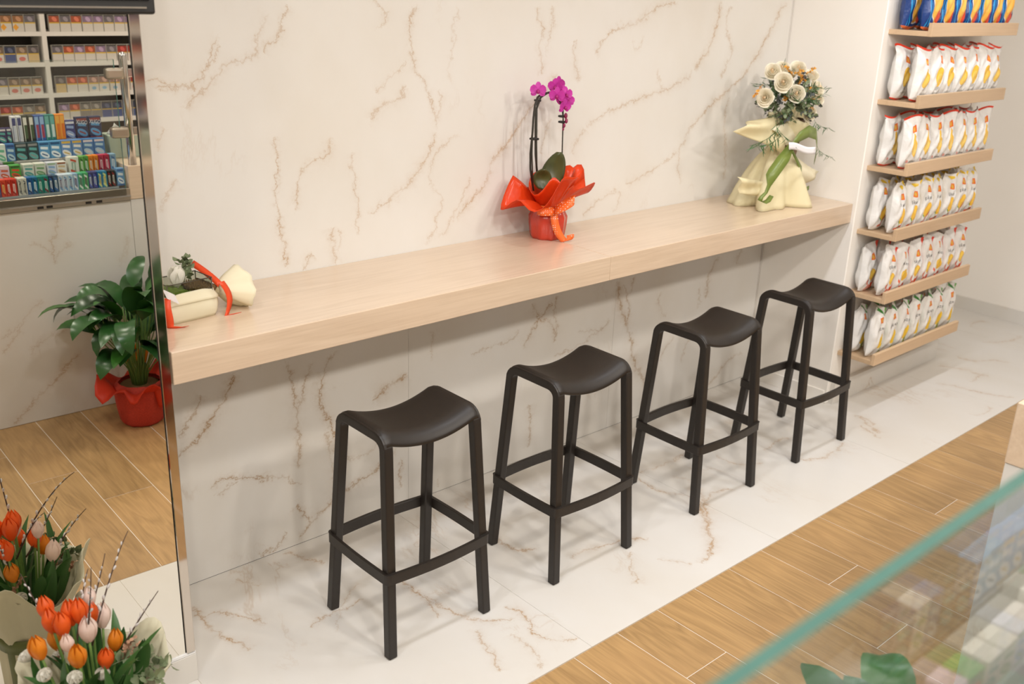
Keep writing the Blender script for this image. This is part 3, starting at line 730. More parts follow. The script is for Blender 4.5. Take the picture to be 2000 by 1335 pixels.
# gum display: four stepped tiers behind the glass
gd = thing('gum_display', (.2, -2.60, .975), 'clear stepped counter display stand holding the gum packs', 'display stand')
TIER = []   # (y of front face, z of base)
for r in range(4): TIER.append((-2.625-.075*r, 1.036+[0, .055, .115, .185][r]))
for r, (y, z) in enumerate(TIER):
    box('step', (-.35, BX0-.235), (y+2.60-.068, y+2.60+.004), (0, z-.975), M['acrylic'], gd)
    if r == 2 or r == 3: box('price_rail', (-.35, BX0-.235), (y+2.60+.004, y+2.60+.008), (z-.975-.004, z-.975+.008), M['chrome'], gd)
def C(h): return tuple((int(h[i:i+2], 16)/255)**2.2 for i in (0, 2, 4))
# rows read from left to right in the mirror: (px left, px right, py top, kind, base, accent, second accent, word for the label)
ROWS = [
 [(-7, '4a4a80', 'e0e0e8', '804060', 'violet'), (3, 'd8452a', 'e8c070', 'b02818', 'red'), (14, 'd03020', 'f0e0d8', 'a02018', 'bright red'), (24, 'd03020', 'f0e0d8', 'a02018', 'bright red'), (37, 'd8d4c8', '303030', '808080', 'white'), (46, 'd8d4c8', '303030', '808080', 'white'), (55, '1a5a98', 'e8f0f0', '103868', 'blue'), (66, '1a6a98', 'e8f0f0', '104058', 'blue'), (76, '108070', 'c0d8d0', '506068', 'teal'), (87, '0a7a70', 'd0dcd8', '702030', 'teal'), (98, '1a3058', 'd8e0e8', '3060a0', 'navy'), (107, '1a4a68', 'd8e0e8', '3060a0', 'navy'), (117, 'c8d0e0', '503050', '7098c0', 'pale blue'), (126, 'c8d4e4', '503050', '7098c0', 'pale blue'), (136, 'c0d8e8', '503050', '6090c0', 'pale blue'), (146, '90b0d0', '602840', 'e0e0e8', 'sky blue'), (156, '38a078', '602840', 'e0e8e0', 'green'), (166, '38a060', '602840', 'e0e8e0', 'green'), (176, '282868', 'c8d0e0', '4058b0', 'indigo'), (184, '283878', 'c8d0e0', '5050a8', 'indigo'), (194, '2070a0', 'e8c020', 'd0d890', 'blue and yellow'), (203, '3080a0', 'f0d020', 'd0d890', 'blue and yellow'), (213, '282828', 'd8d0c8', '902828', 'black'), (221, '282828', 'd8d0c8', '902828', 'black')],
 [(0, 'd8c8d8', 'd06040', 'f0e8e8', 'lilac'), (21, '4aa040', 'e05030', '305828', 'green and red'), (47, 'e8e4d8', '58a8a0', 'b0c8b8', 'white and teal'), (70, 'e8e4d8', '80a878', 'c8d8b8', 'white and green'), (94, 'e0e0ec', '90b0d8', 'a0b890', 'white and blue'), (113, 'ece4dc', 'd8b890', 'a06040', 'white and tan')],
 [(-30, '283060', '50a0a8', 'd8d8e0', 'navy'), (-5, 'e8e8e4', '70b898', 'd8e8e0', 'white and green'), (15, '4878b0', 'b8d0e0', '284880', 'blue'), (33, '284048', '60a8a8', '909090', 'dark teal'), (57, '284048', '60a8a8', '909090', 'dark teal'), (79, '5898c8', 'e8f0f8', '205080', 'light blue'), (101, '5898c8', 'e8f0f8', '205080', 'light blue'), (123, '6890c8', 'ece8e8', 'd8b050', 'blue and white'), (144, '6890c8', 'ece8e8', 'd8b050', 'blue and white'), (165, '4878b0', 'b0d0e0', 'd8d0d8', 'sea blue'), (187, '4878b0', 'b0d0e0', 'd8d0d8', 'sea blue')],
 [(-20, '282860', '50a8a0', 'e0d8d8', 'navy'), (0, '282860', '50a8a0', 'e0d8d8', 'navy'), (18, '282860', '50a8a0', 'e0d8d8', 'navy')]]
gum_mats = {}
def gum_mat(base, acc, acc2, kind):
    k = (base, acc, acc2, kind)
    if k not in gum_mats:
        if kind == 'stick': sh = [('r', .52, .42, .20, .30, .0, C(acc)), ('r', .52, .16, .34, .07, .3, C(acc2)), ('r', .52, .80, .28, .06, .2, C(acc2)), ('r', .52, .46, .06, .20, .12, C(base))]
        elif kind == 'tall': sh = [('r', .5, .80, .36, .14, 0, C(acc)), ('r', .5, .40, .30, .24, 0, C(acc2)), ('r', .78, .42, .06, .36, .03, C(acc))]
        else: sh = [('r', .5, .88, .42, .06, 0, C(acc2)), ('r', .5, .66, .34, .07, .06, C(acc)), ('e', .5, .30, .42, .16, .25, C(acc)), ('r', .5, .30, .26, .035, .25, C(acc2)), ('r', .5, .06, .6, .04, 0, C(acc2))]
        gum_mats[k] = printed('gum_%d' % len(gum_mats), C(base), sh, .35)
    return gum_mats[k]
gum_count = {}
def gum(row, pxl, pxr, pyb, h, dep, kind, base, acc, acc2, word, name='gum_pack', dz=0.0, dy=0.0):
    y, z = TIER[row]; y += dy
    a = mhit(pxl, pyb, 1, y); b = mhit(pxr, pyb, 1, y)
    x0, x1 = min(a.x, b.x), max(a.x, b.x)
    wdt = (x1-x0)*.965
    n = gum_count.get(row, 0); gum_count[row] = n+1
    me = box_me(name, -wdt/2, wdt/2, -dep, 0, 0, h, .0012, 1, '+y')
    o = obj(name, me, gum_mat(base, acc, acc2, kind), None, ((x0+x1)/2, y, z+dz))
    o.rotation_euler = (random.uniform(0, .05), 0, random.uniform(-.03, .03))
    tag(o, '%s gum pack, %s from left, %s step of mirrored display' % (word, ORD[n], ['front', 'second', 'third', 'rear'][row]), 'gum', 'gum packs on the counter display')
    return o
r1 = ROWS[0]
for i, (pxl, b_, a_, a2, wd) in enumerate(r1):
    nx = r1[i+1][0] if i+1 < len(r1) else 229
    gum(0, pxl, min(nx, pxl+11), 376, .073, .045, 'stick', b_, a_, a2, wd)
gum(0, 230, 245, 362, .080, .03, 'card', '70a0d0', 'e8f0f8', '3060a0', 'pale blue and white')
r2 = ROWS[1]
for i, (pxl, b_, a_, a2, wd) in enumerate(r2):
    nx = r2[i+1][0] if i+1 < len(r2) else 133
    gum(1, pxl, min(nx, pxl+22), 345, .062, .04, 'card', b_, a_, a2, wd)
for pxl, pxr, b_, a_, a2, wd in [(136, 157, 'e8e4d8', 'a0b0a0', 'd05038', 'white and red'), (158, 167, '68a850', 'e8e8d8', '306028', 'green'), (167, 176, '58a048', 'e0e8d8', '306028', 'green'), (176, 185, 'f08818', 'd8d8c8', 'c06010', 'orange'), (186, 195, 'f08818', 'd8d8c8', 'c06010', 'orange'), (196, 206, 'c82850', 'e8d8d8', '902040', 'magenta'), (207, 217, 'c82850', 'e8d8d8', '902040', 'magenta'), (218, 230, '88b0d0', 'e8f0f8', '4878b0', 'blue')]:
    gum(1, pxl, pxr, 340, .078, .04, 'stick', b_, a_, a2, wd)
r3 = ROWS[2]
for i, (pxl, b_, a_, a2, wd) in enumerate(r3):
    nx = r3[i+1][0] if i+1 < len(r3) else 209
    gum(2, pxl, nx, 318, .082, .03, 'card', b_, a_, a2, wd)
for i, (pxl, b_, a_, a2, wd) in enumerate(ROWS[3]):
    nx = [-1, 18, 28][i]; gum(3, pxl, nx, 298, .070, .03, 'card', b_, a_, a2, wd)
for pxl, b_, a_, a2, wd in [(29, 'e4e4e8', '283878', 'd0d4e0', 'white'), (40, 'e4e4e8', '283878', 'd0d4e0', 'white'), (51, '203028', 'e8e4d8', '305838', 'black and green'), (63, '203028', 'e8e4d8', '305838', 'black and green'), (74, '3860a8', '90b8e0', 'a83050', 'blue and red'), (84, '3860a8', '90b8e0', 'a83050', 'blue and red'), (94, '308880', '60b0a8', 'd8e8e0', 'teal'), (104, '308880', '60b0a8', 'd8e8e0', 'teal'), (114, 'f08c20', 'f8b040', 'e87010', 'orange'), (123, 'f08c20', 'f8b040', 'e87010', 'orange')]:
    gum(3, pxl, pxl+10, 294, .118, .03, 'tall', b_, a_, a2, wd)
gum(3, 131, 152, 290, .088, .03, 'card', '283878', '90a8d0', 'e0e0e8', 'navy with a white stick')
xl = text_data('XLIGO', .026, True)
for pxl, pxr in ((153, 177), (178, 203)):
    b_ = gum(3, pxl, pxr, 287, .100, .03, 'card', '203058', '5898c8', '903838', 'navy and blue lettered')
    T = Matrix.Translation((0, .0012, .076)) @ Matrix.Rotation(math.pi/2, 4, 'X') @ Matrix.Scale(-1, 4, (1, 0, 0)) @ Matrix.Rotation(.12, 4, 'Z') @ Matrix.Scale(.66, 4, (1, 0, 0))
    V, F = xform(xl, T)
    # the letters run the way they read in the mirror
    obj('lettering', mesh('lettering', V, F), M['lamp_trim'], b_)

# tissue box, till, back cabinet
tbx = thing('tissue_box', (PXP+.02, -2.86, 1.13), 'grey green tissue box with a white tissue, behind the glass post', 'tissue box')
box('carton', (-.05, .18), (-.06, .06), (0, .105), plain('carton_green', (.36, .42, .34), .6), tbx, bev=.002)
V, F = grid_data(lambda u, v: Vector(((u-.5)*.08*(1-.4*v), (v-.5)*.01+.012*math.sin(7*u), .105+.05*v*(1-abs(u-.5)))), 8, 5); solid(obj('tissue', mesh('tissue', V, F, smooth=True), plain('tissue', (.85, .85, .84), .8), tbx), .001)
till = thing('till_screen', (.55, -3.12, .975), 'black till screen standing behind the gum display', 'till')
box('stand', (-.06, .06), (-.05, .05), (0, .1), M['black_matte'], till, bev=.004)
box('display', (-.22, .26), (-.02, .015), (.1, .33), M['black_gloss'], till, bev=.005)
CY = -3.83
cs = thing('cigarette_cabinet', (0, CY, 0), 'white wall cabinet with shelves of cigarette packs, seen in the mirror', 'cabinet')
rowz = []
for pyl in (62, 122, 183, 236): rowz.append(mhit(90, pyl, 1, CY+.0).z)
rowz.insert(0, rowz[0]+(rowz[0]-rowz[1]))
CXA, CXB = -.3, 1.95
xd = [mhit(p, y, 1, CY).x for p, y in ((84, 62), (95, 122), (99, 183), (106, 234))]; xdiv = sum(xd)/4
box('back_panel', (CXA, CXB), (-.22, -.20), (.9, 2.4), M['dark_cabinet'], cs)
for z in rowz: box('shelf_board', (CXA, CXB), (-.20, 0), (z-.022, z), M['white_paint'], cs)
for x in (xdiv-.62, xdiv-.001, xdiv+.62): box('divider', (x-.012, x+.012), (-.20, .002), (rowz[-1], 2.2), M['white_paint'], cs)
box('base_unit', (CXA, CXB), (-.24, .0), (0, rowz[-1]-.022), M['dark_cabinet'], cs)
CIG = []
def cig(name, pic, band, low, extra=None): CIG.append((name, printed('cigarette_%d' % len(CIG), (.70, .66, .60), [('r', .5, .74, .6, .27, 0, pic), ('e', .45, .72, .24, .13, .3, tuple(min(1, c*1.9+.06) for c in pic)), ('r', .5, .50, .6, .035, 0, band), ('r', .5, .95, .6, .05, 0, (.06, .06, .05))]+([('r', .5, .22, .6, .26, 0, low)] if low else [])+(extra or []), .35)))
YB = (.75, .5, .06)
cig('white and grey', (.16, .14, .16), YB, None); cig('white and rust', (.40, .09, .04), YB, None); cig('white with orange flash', (.30, .14, .06), YB, None, [('d', .75, .25, .28, .2, 0, (.85, .4, .05))])
cig('white and violet', (.26, .18, .28), YB, None); cig('red topped', (.34, .03, .02), YB, (.74, .66, .60), [('r', .5, .22, .3, .04, 0, (.6, .1, .1))])
cig('dark blue', (.04, .05, .10), YB, (.10, .13, .28)); cig('white with pink print', (.22, .15, .10), YB, None, [('e', .5, .22, .3, .12, 0, (.66, .22, .18))])
cig('cream and gold', (.12, .10, .10), YB, (.66, .50, .26)); cig('white with blue mark', (.34, .20, .16), YB, None, [('e', .5, .22, .22, .1, 0, (.25, .45, .62))]); cig('grey', (.20, .18, .16), YB, (.30, .27, .24))
rown = ['top', 'second', 'third', 'fourth', 'lowest']
cm = {}
SEQ = [[2, 0, 2, 2, 0, 1, 0, 1, 3, 3, 0, 3], [4, 6, 5, 6, 7, 0, 1, 3, 1, 3, 0, 4], [6, 0, 6, 6, 6, 7, 1, 1, 8, 8, 8, 4], [1, 4, 1, 9, 6, 3, 1, 9, 9, 5, 5, 5]]
for r in range(4):
    z = rowz[r+1]
    # left of the divider, then right of it
    spots = [(xdiv-.030-.0575*(k+1), k, 0) for k in range(7)]+[(xdiv+.034+.0575*k, k, 1) for k in range(9)]
    for x, k, side in spots:
        ci = SEQ[r][(4-k) % 5] if side == 0 else SEQ[r][min(11, 5+k-(1 if k > 6 else 0))]
        if r > 0 and side == 1 and k == 8: ci = 4
        nm, mt = CIG[ci]
        if ci not in cm: cm[ci] = box_me('cigarette_pack', 0, .0545, -.022, 0, 0, .088, .001, 1, '+y')
        o = obj('cigarette_pack', cm[ci], mt, None, (x, CY-.012-random.uniform(0, .006), z))
        o.rotation_euler = (0, 0, random.uniform(-.02, .02))
        tag(o, '%s cigarette pack, %s %s the divider on the %s mirrored shelf' % (nm, ORD[k], 'right of' if side else 'left of', rown[r]), 'cigarette pack', 'cigarette packs in the wall cabinet')

# ------------------------------------------------------------------ plants and flowers
M['orange_foil'] = plain('orange_foil', (.83, .075, .012), .25, var=.12, scale=18, sss=.35, bumps=.3)
M['orange_ribbon'] = None
def dotted(name, base, dot, scale):
    m, nt, b = new_mat(name); uv = nt.nodes.new('ShaderNodeTexCoord').outputs['Object']
    v = nt.nodes.new('ShaderNodeTexVoronoi'); v.inputs['Scale'].default_value = scale; v.inputs['Randomness'].default_value = .15; nt.links.new(uv, v.inputs['Vector'])
    nt.links.new(mix_n(nt, math_n(nt, 'LESS_THAN', v.outputs['Distance'], .24), base, dot), b.inputs['Base Color']); b.inputs['Roughness'].default_value = .4; return m
M['orange_ribbon'] = dotted('orange_ribbon', (.85, .15, .025), (.85, .72, .62), 120)
M['stem_dark'] = plain('stem_dark', (.025, .022, .015), .5); M['stem_green'] = plain('stem_green', (.12, .22, .05), .5, var=.2)
M['orchid_leaf'] = plain('orchid_leaf', (.060, .065, .018), .35, var=.35, scale=25); M['orchid'] = plain('orchid', (.60, .045, .40), .5, var=.25, scale=60, sss=.35)
M['orchid_dark'] = plain('orchid_dark', (.33, .005, .14), .5); M['bud'] = plain('bud', (.24, .015, .07), .5)
M['cream_paper'] = plain('cream_paper', (.90, .82, .55), .75, var=.05, scale=12, sss=.3); M['cream_pale'] = plain('cream_pale', (.91, .85, .65), .75, var=.04, scale=12, sss=.3)
M['green_ribbon'] = plain('green_ribbon', (.16, .21, .04), .35, var=.1); M['basket'] = plain('basket', (.16, .10, .06), .8, var=.3, scale=90, bumps=.5)
M['rose'] = plain('rose', (.96, .89, .75), .6, var=.08, scale=30, sss=.3); M['rose_heart'] = plain('rose_heart', (.94, .76, .54), .6, var=.1, sss=.25)
M['leaf_grey'] = plain('leaf_grey', (.17, .21, .11), .6, var=.3, scale=30); M['leaf_deep'] = plain('leaf_deep', (.05, .13, .04), .5, var=.3, scale=30); M['leaf_blue'] = plain('leaf_blue', (.11, .12, .12), .7, var=.3)
M['filler_gold'] = plain('filler_gold', (.72, .36, .06), .7, var=.2); M['white_petal'] = plain('white_petal', (.86, .84, .76), .6, var=.04, sss=.3)
M['lily_leaf'] = plain('lily_leaf', (.022, .085, .018), .28, var=.45, scale=14); M['lily_leaf_light'] = plain('lily_leaf_light', (.035, .13, .018), .3, var=.3, scale=14)
M['red_foil'] = plain('red_foil', (.80, .055, .018), .5, var=.1, scale=20, sss=.25); M['red_burlap'] = plain('red_burlap', (.56, .05, .03), .8, var=.4, scale=220, bumps=.5)
M['red_ribbon'] = plain('red_ribbon', (.85, .085, .02), .4, var=.08, sss=.2)
M['tulip_orange'] = plain('tulip_orange', (.82, .12, .012), .45, var=.25, scale=25, sss=.25); M['tulip_yellow'] = plain('tulip_yellow', (.84, .24, .012), .45, var=.4, scale=22, sss=.25); M['tulip_white'] = plain('tulip_white', (.86, .70, .62), .5, var=.15, scale=30, sss=.3)
M['tulip_leaf'] = plain('tulip_leaf', (.045, .13, .03), .42, var=.3, scale=12); M['tulip_stem'] = plain('tulip_stem', (.16, .28, .07), .5)
M['twig'] = plain('twig', (.06, .03, .02), .7); M['catkin'] = plain('catkin', (.55, .52, .50), .9, var=.15, scale=200); M['filler_brown'] = plain('filler_brown', (.42, .24, .15), .8, var=.3)
M['paper_sage'] = plain('paper_sage', (.74, .70, .52), .75, var=.05, scale=10, sss=.25); M['olive'] = plain('olive', (.10, .12, .025), .45)
M['moss'] = plain('moss', (.16, .24, .035), .9, var=.5, scale=120, bumps=.8); M['seed'] = plain('seed', (.20, .11, .04), .9, var=.6, scale=200, bumps=.8)
M['box_glass'] = glass_mat('box_glass', (.80, .82, .76)); M['lead'] = plain('lead', (.10, .09, .07), .4, .8); M['card'] = plain('card', (.86, .85, .88), .6, var=.02)

def petal_data(L, W, cup=.5, curl=.3, n=6, m=4):
    def fn(u, v):
        t = v; wv = W*(math.sin(math.pi*(.12+.80*t))**.8)*(.35+.65*min(1, t*1.6)); x = (u-.5)*wv
        return Vector((x, L*t*math.cos(curl*t), L*t*math.sin(curl*t) + cup*(x*x)/max(W, 1e-4)))
    return grid_data(fn, m, n)
def sphere_data(r, sx=1, sy=1, sz=1, n=10, k=6):
    V, F = lathe_data([(max(.0005, r*math.sin(math.pi*j/k)), -r*math.cos(math.pi*j/k)) for j in range(k+1)], n); return [(v[0]*sx, v[1]*sy, v[2]*sz) for v in V], F
def place(data, loc, d, roll=0.0, sc=1.0): return xform(data, Matrix.Translation(loc) @ orient(d, roll) @ Matrix.Scale(sc, 4))

# ---- orchid in orange foil on the counter
ob = hit(1068, 462, 2, CH)
oc = thing('orchid', (ob.x, ob.y, CH), 'magenta orchid on arched stems in orange foil wrap with dotted ribbon', 'orchid')
def owob(r, z, th, t):
    k = 1+.05*math.sin(9*th+1)+.03*math.sin(17*th); return r*k, z
V, F = lathe_data([(.062, 0), (.066, .012), (.071, .05), (.073, .085), (.062, .108), (.050, .120)], 36, owob); obj('foil_pot_wrap', mesh('foil_pot_wrap', V, F, smooth=True), plain('foil_deep', (.55, .035, .012), .25, var=.15, scale=25, coat=.5), oc)
def collar(th, t):
    L = .045+.085*t
    spread = 0.75+.22*math.sin(3*th+2.2)+.75*max(0, math.cos(th-math.radians(180)))**3+.2*max(0, math.cos(th-.2))**4+.14*math.sin(7*th)
    r = .050+(L*spread)*t; z = .118+.085*t*(1+.35*math.sin(3*th+.4)+.2*math.sin(8*th))+.02*math.sin(6*th)*t - .045*t*t*max(0, math.cos(th-math.radians(180)))**4 + .03*t*max(0, -math.sin(th))
    return Vector((r*math.cos(th), r*math.sin(th)*(.62 if math.sin(th) > 0 else 1), z))
V, F = grid_data(lambda u, v: collar(2*math.pi*u, v), 64, 9); solid(obj('foil_collar', mesh('foil_collar', V, F, smooth=True), M['orange_foil'], oc), .0012)
def collar2(th, t):
    r = .046+.060*t*(1+.3*math.sin(4*th+1)); z = .120+.105*t*(1+.25*math.sin(5*th)+.22*math.cos(th+.5)); return Vector((r*math.cos(th)+.015*t, r*math.sin(th)*.8, z))
V, F = grid_data(lambda u, v: collar2(2*math.pi*u, v), 48, 7); solid(obj('foil_inner_collar', mesh('foil_inner_collar', V, F, smooth=True), M['orange_foil'], oc), .0012)
V, F = lathe_data([(.001, .12), (.042, .125), (.05, .13)], 20); obj('bark', mesh('bark', V, F), M['basket'], oc)
# dotted ribbon: band, loops and a tail
rb = [Vector((.058*math.cos(a), .058*math.sin(a), .116)) for a in [2*math.pi*k/24 for k in range(25)]]
V, F = ribbon_data(rb, .020, (0, 0, 1)); solid(obj('ribbon_band', mesh('ribbon_band', V, F, smooth=True), M['orange_ribbon'], oc), .001)
for k, (cx, cz, ry, wd) in enumerate([(-.050, .004, .04, .032), (.060, .040, .06, .036)]):
    path = [Vector((.01, -.066, .118))+Vector((cx*math.sin(t*math.pi)*1.3, -.018*math.sin(t*2*math.pi)-.012, cz*math.sin(t*math.pi)*1.2)) for t in [i/14 for i in range(15)]]
    V, F = ribbon_data(path, wd, (.1, .5, 1)); solid(obj('ribbon_loop', mesh('ribbon_loop', V, F, smooth=True), M['orange_ribbon'], oc, rot=(0, 0, -.62)), .001)
path = bez((.012, -.072, .118), (.010, -.10, .07), (.028, -.085, .03), (.058, -.085, .004), 12)+bez((.06, -.085, .004), (.075, -.086, .006), (.085, -.085, .02), (.078, -.084, .03), 6)[1:]
V, F = ribbon_data(path, .030, (.95, .1, .2)); solid(obj('ribbon_tail', mesh('ribbon_tail', V, F, smooth=True), M['orange_ribbon'], oc, rot=(0, 0, -.62)), .001)
# stems and stakes (positions read in the plane through the pot)
def op(px, py, dy=0.0):
    h = hit(px, py, 1, ob.y+dy); return h-Vector((ob.x, ob.y, CH))
sA = [op(1042, 372), op(1036, 330), op(1036, 300), op(1040, 260), op(1042, 230), op(1045, 205), op(1050, 190)]+[op(1058, 183), op(1068, 181), op(1076, 179)]
tube('flower_stem', sA, [.0042]*7+[.0034, .003, .0028], M['stem_dark'], oc, 7)
sB = [op(1050, 350, .02), op(1046, 300, .02), op(1046, 250, .02), op(1047, 215, .02), op(1056, 190, .02), op(1070, 181, .01), op(1082, 184, 0), op(1093, 196, -.01), op(1098, 212, -.01), op(1100, 232, -.01), op(1101, 250, -.01)]
tube('flower_stem', sB, [.0042]*5+[.0038, .0034, .003, .0028, .0024, .002], M['stem_dark'], oc, 7)
tube('stake', [op(1041, 372, -.01), op(1039, 300, -.01), op(1041, 235, -.01), op(1046, 205, -.01), op(1052, 190, -.01)], .0026, M['stem_dark'], oc, 6)
tube('stake', [op(1049, 352, .03), op(1048, 280, .03), op(1049, 196, .03)], .0026, M['stem_dark'], oc, 6)
tube('stake', [op(1098, 345, .02), op(1098, 297, .02), op(1100, 225, .02), op(1100, 200, .02)], .0026, M['stem_dark'], oc, 6)
for q in ((1041, 271), (1050, 196), (1096, 200), (1097, 227), (1097, 238), (1046, 271)):
    p = op(*q); box('clip', (p.x-.009, p.x+.009), (p.y-.012, p.y+.012), (p.z-.004, p.z+.004), M['black_matte'], oc, bev=.002)
def oleaf(a, b, W, bow):
    a, b = Vector(a), Vector(b); d = b-a
    side = Vector((0.87, -.5, 0)); nrm = d.cross(side).normalized()
    return grid_data(lambda u, v: a+d*v+side*((u-.5)*W*(math.sin(math.pi*(.10+.88*v))**.6))+nrm*(bow*math.sin(math.pi*v)+.35*W*abs(u-.5)), 6, 12)
for a, b, W in (((1076, 372), (1094, 297), .095), ((1062, 370), (1063, 331), .075)):
    o = obj('leaf', mesh('leaf', *oleaf(op(*a, -.02), op(*b, -.02), W, .02), smooth=True), M['orchid_leaf'], oc); solid(o, .003)
pe = petal_data(.029, .036, .35, .15); se = petal_data(.029, .022, .25, -.1)
def blossom_data():
    parts = []
    for th, src in ((90, se), (215, se), (325, se), (10, pe), (170, pe)):
        Mx = Matrix.Rotation(math.radians(th-90), 4, 'Z'); parts.append(xform(src, Mx))
    return merge(parts)
bl_me = mesh('blossom', *blossom_data(), smooth=True); bl_me.materials.append(M['orchid'])
lip_me = mesh('lip', *merge([xform(sphere_data(.0065, 1, 1.3, 1), Matrix.Translation((0, -.005, .006))), xform(petal_data(.016, .012, .6, .7), Matrix.Rotation(math.pi, 4, 'Z'))]), smooth=True); lip_me.materials.append(M['orchid_dark'])
tocam = (CAM-Vector((ob.x, ob.y, 1.5))).normalized()
for i, (px_, py_, dy, sc_) in enumerate([(1051, 176, -.01, 1.05), (1085, 168, -.02, 1.0), (1094, 176, -.03, .95), (1088, 186, -.05, 1.05), (1105, 184, -.01, 1.0), (1099, 196, -.02, .9), (1103, 208, -.04, 1.0), (1092, 162, .01, .9), (1110, 196, 0, .85)]):
    rn = random.Random(i+50); d = (tocam+Vector((rn.uniform(-.7, .7), rn.uniform(-.2, .3), rn.uniform(-.5, .2)))).normalized()
    o = obj('blossom', bl_me, None, oc, op(px_, py_, dy)); o.rotation_euler = (d.to_track_quat('Z', 'Y')).to_euler(); o.scale = (sc_,)*3
    obj('lip', lip_me, None, o)
bd_me = mesh('bud', *sphere_data(.009, .8, .8, 1.25), smooth=True); bd_me.materials.append(M['bud'])
for i, (px_, py_, s_) in enumerate([(1105, 226, 1), (1106, 236, .9), (1102, 245, .75), (1100, 252, .55)]): o = obj('bud', bd_me, None, oc, op(px_, py_, -.015)); o.scale = (s_,)*3

# ---- rose bouquet in cream wrap
RB = Vector((3.37, -.225, CH))
rq = thing('rose_bouquet', RB, 'cream rose bouquet in pale yellow wrapping with olive green ribbon', 'bouquet')
def rp(px, py, dy=0.0):
    p = hit(px, py, 1, RB.y+dy)-RB
    while p.x > .325: dy -= .01; p = hit(px, py, 1, RB.y+dy)-RB
    return p
V, F = lathe_data([(.045, .004), (.05, .1), (.058, .2), (.075, .33), (.082, .385), (.078, .39)], 24); obj('basket', mesh('basket', V, F, smooth=True), M['basket'], rq, (.075, .0, .0))
def fold_wrap(th, t):
    # wide at the counter, gathered at the tie (t=.5), flaring above
    z = .40*t
    r = .118*(1-t/.62)**.6+.050 if t < .62 else .050+.060*((t-.62)/.38)**.9
    pl_ = .030*math.sin(5*th+1.2+3*t)+.018*math.sin(9*th+4*t)
    pl_ *= (.30+abs(t-.62)*1.7)
    r += pl_
    if t > .62: z += .03*math.sin(2*th+1.0)*(t-.62)/.38
    x = r*math.cos(th)*1.08; y = r*math.sin(th)*.86
    return Vector((x+.075*t, y, max(.0015, z)))
V, F = grid_data(lambda u, v: fold_wrap(2*math.pi*u, v), 72, 20); o = obj('paper_wrap', mesh('paper_wrap', V, F, smooth=True), M['cream_paper'], rq); solid(o, .0015)
# loose paper flaps: left wing, right wing, folded base roll
def flap(name, c0, c1, c2, c3, bow, nrm, mt):
    c0, c1, c2, c3 = map(Vector, (c0, c1, c2, c3)); nrm = Vector(nrm)
    fn = lambda u, v: c0.lerp(c1, u).lerp(c3.lerp(c2, u), v)+nrm*(bow*math.sin(math.pi*u)*math.sin(math.pi*(.15+.7*v))+.012*math.sin(7*u+5*v))
    gd_ = grid_data(fn, 14, 10); gd_ = [Vector((v.x, v.y, max(.002, v.z))) for v in gd_[0]], gd_[1]
    o = obj(name, mesh(name, *gd_, smooth=True), mt, rq); return solid(o, .0015)
flap('paper_flap', rp(1528, 300, -.06), rp(1515, 228, -.02), rp(1462, 236, -.02), rp(1436, 256, -.04), .035, (0, -1, .3), M['cream_paper'])
flap('paper_flap', rp(1500, 385, -.03), rp(1525, 290, -.03), rp(1602, 335, -.02), rp(1565, 362, -.05), .03, (0, -1, .2), M['cream_pale'])
flap('paper_flap', rp(1440, 345, -.03), rp(1442, 378, -.03), rp(1565, 392, -.04), rp(1555, 368, -.06), .03, (0, -1, .1), M['cream_paper'])
flap('paper_flap', rp(1500, 250, -.05), rp(1535, 285, -.06), rp(1590, 262, -.05), rp(1562, 232, -.05), .025, (0, -1, .2), M['cream_pale'])
# ribbon
path = [rp(*q, -.165) for q in ((1545, 285), (1530, 310), (1512, 335), (1506, 345), (1502, 362), (1496, 376), (1487, 385), (1484, 392), (1492, 396), (1500, 392), (1507, 382))]
V, F = ribbon_data(path, [.03, .055, .055, .05, .018, .014, .018, .022, .024, .024, .02], _r*.92-_u*.38); solid(obj('ribbon_tail', mesh('ribbon_tail', V, F, smooth=True), M['green_ribbon'], rq), .001)
path = [rp(*q, -.14) for q in ((1545, 285), (1560, 268), (1580, 256), (1594, 262), (1596, 280), (1594, 300), (1590, 318))]
V, F = ribbon_data(path, [.02, .045, .055, .05, .04, .03, .018], (.2, .2, .9)); solid(obj('ribbon_loop', mesh('ribbon_loop', V, F, smooth=True), M['green_ribbon'], rq), .001)
path = [rp(*q, -.11) for q in ((1545, 290), (1565, 330), (1565, 362), (1572, 372), (1580, 366))]
V, F = ribbon_data(path, [.02, .025, .03, .03, .02], (.3, .2, .9)); solid(obj('ribbon_tail', mesh('ribbon_tail', V, F, smooth=True), M['green_ribbon'], rq), .001)
V, F = grid_data(lambda u, v: rp(1541+52*u, 278+14*v+10*u-2*math.sin(7*u), -.185-.003*math.sin(8*u)), 10, 3); solid(obj('gift_tag', mesh('gift_tag', V, F, smooth=True), M['card'], rq), .001)
def rose_data():
    parts = []; rn = random.Random(3)
    for ring, (n, r, h, op_) in enumerate([(3, .012, .036, .0), (4, .018, .035, .12), (5, .0245, .031, .3), (5, .030, .025, .5)]):
        for k in range(n):
            a0 = 2*math.pi*k/n+ring*1.1+rn.uniform(-.2, .2); wa = 2*math.pi/n*.62+.15; r2 = r*rn.uniform(.92, 1.10); tl = rn.uniform(-.003, .003)
            def fn(u, v, a0=a0, wa=wa, r=r2, h=h+tl, op_=op_):
                a = a0+(u-.5)*wa*2*(.6+.4*math.sin(math.pi*min(1, .15+v*.8)))
                rr = r*(.35+.65*math.sin(math.pi/2*min(1, v*1.4)))*(1+.10*(u-.5))+.012*op_*max(0, v-.6)/.4
                return Vector((rr*math.cos(a), rr*math.sin(a), h*v-.007*(2*abs(u-.5))**2*v-.008*op_*max(0, v-.7)/.3))
            parts.append(grid_data(fn, 6, 6))
    return merge(parts)
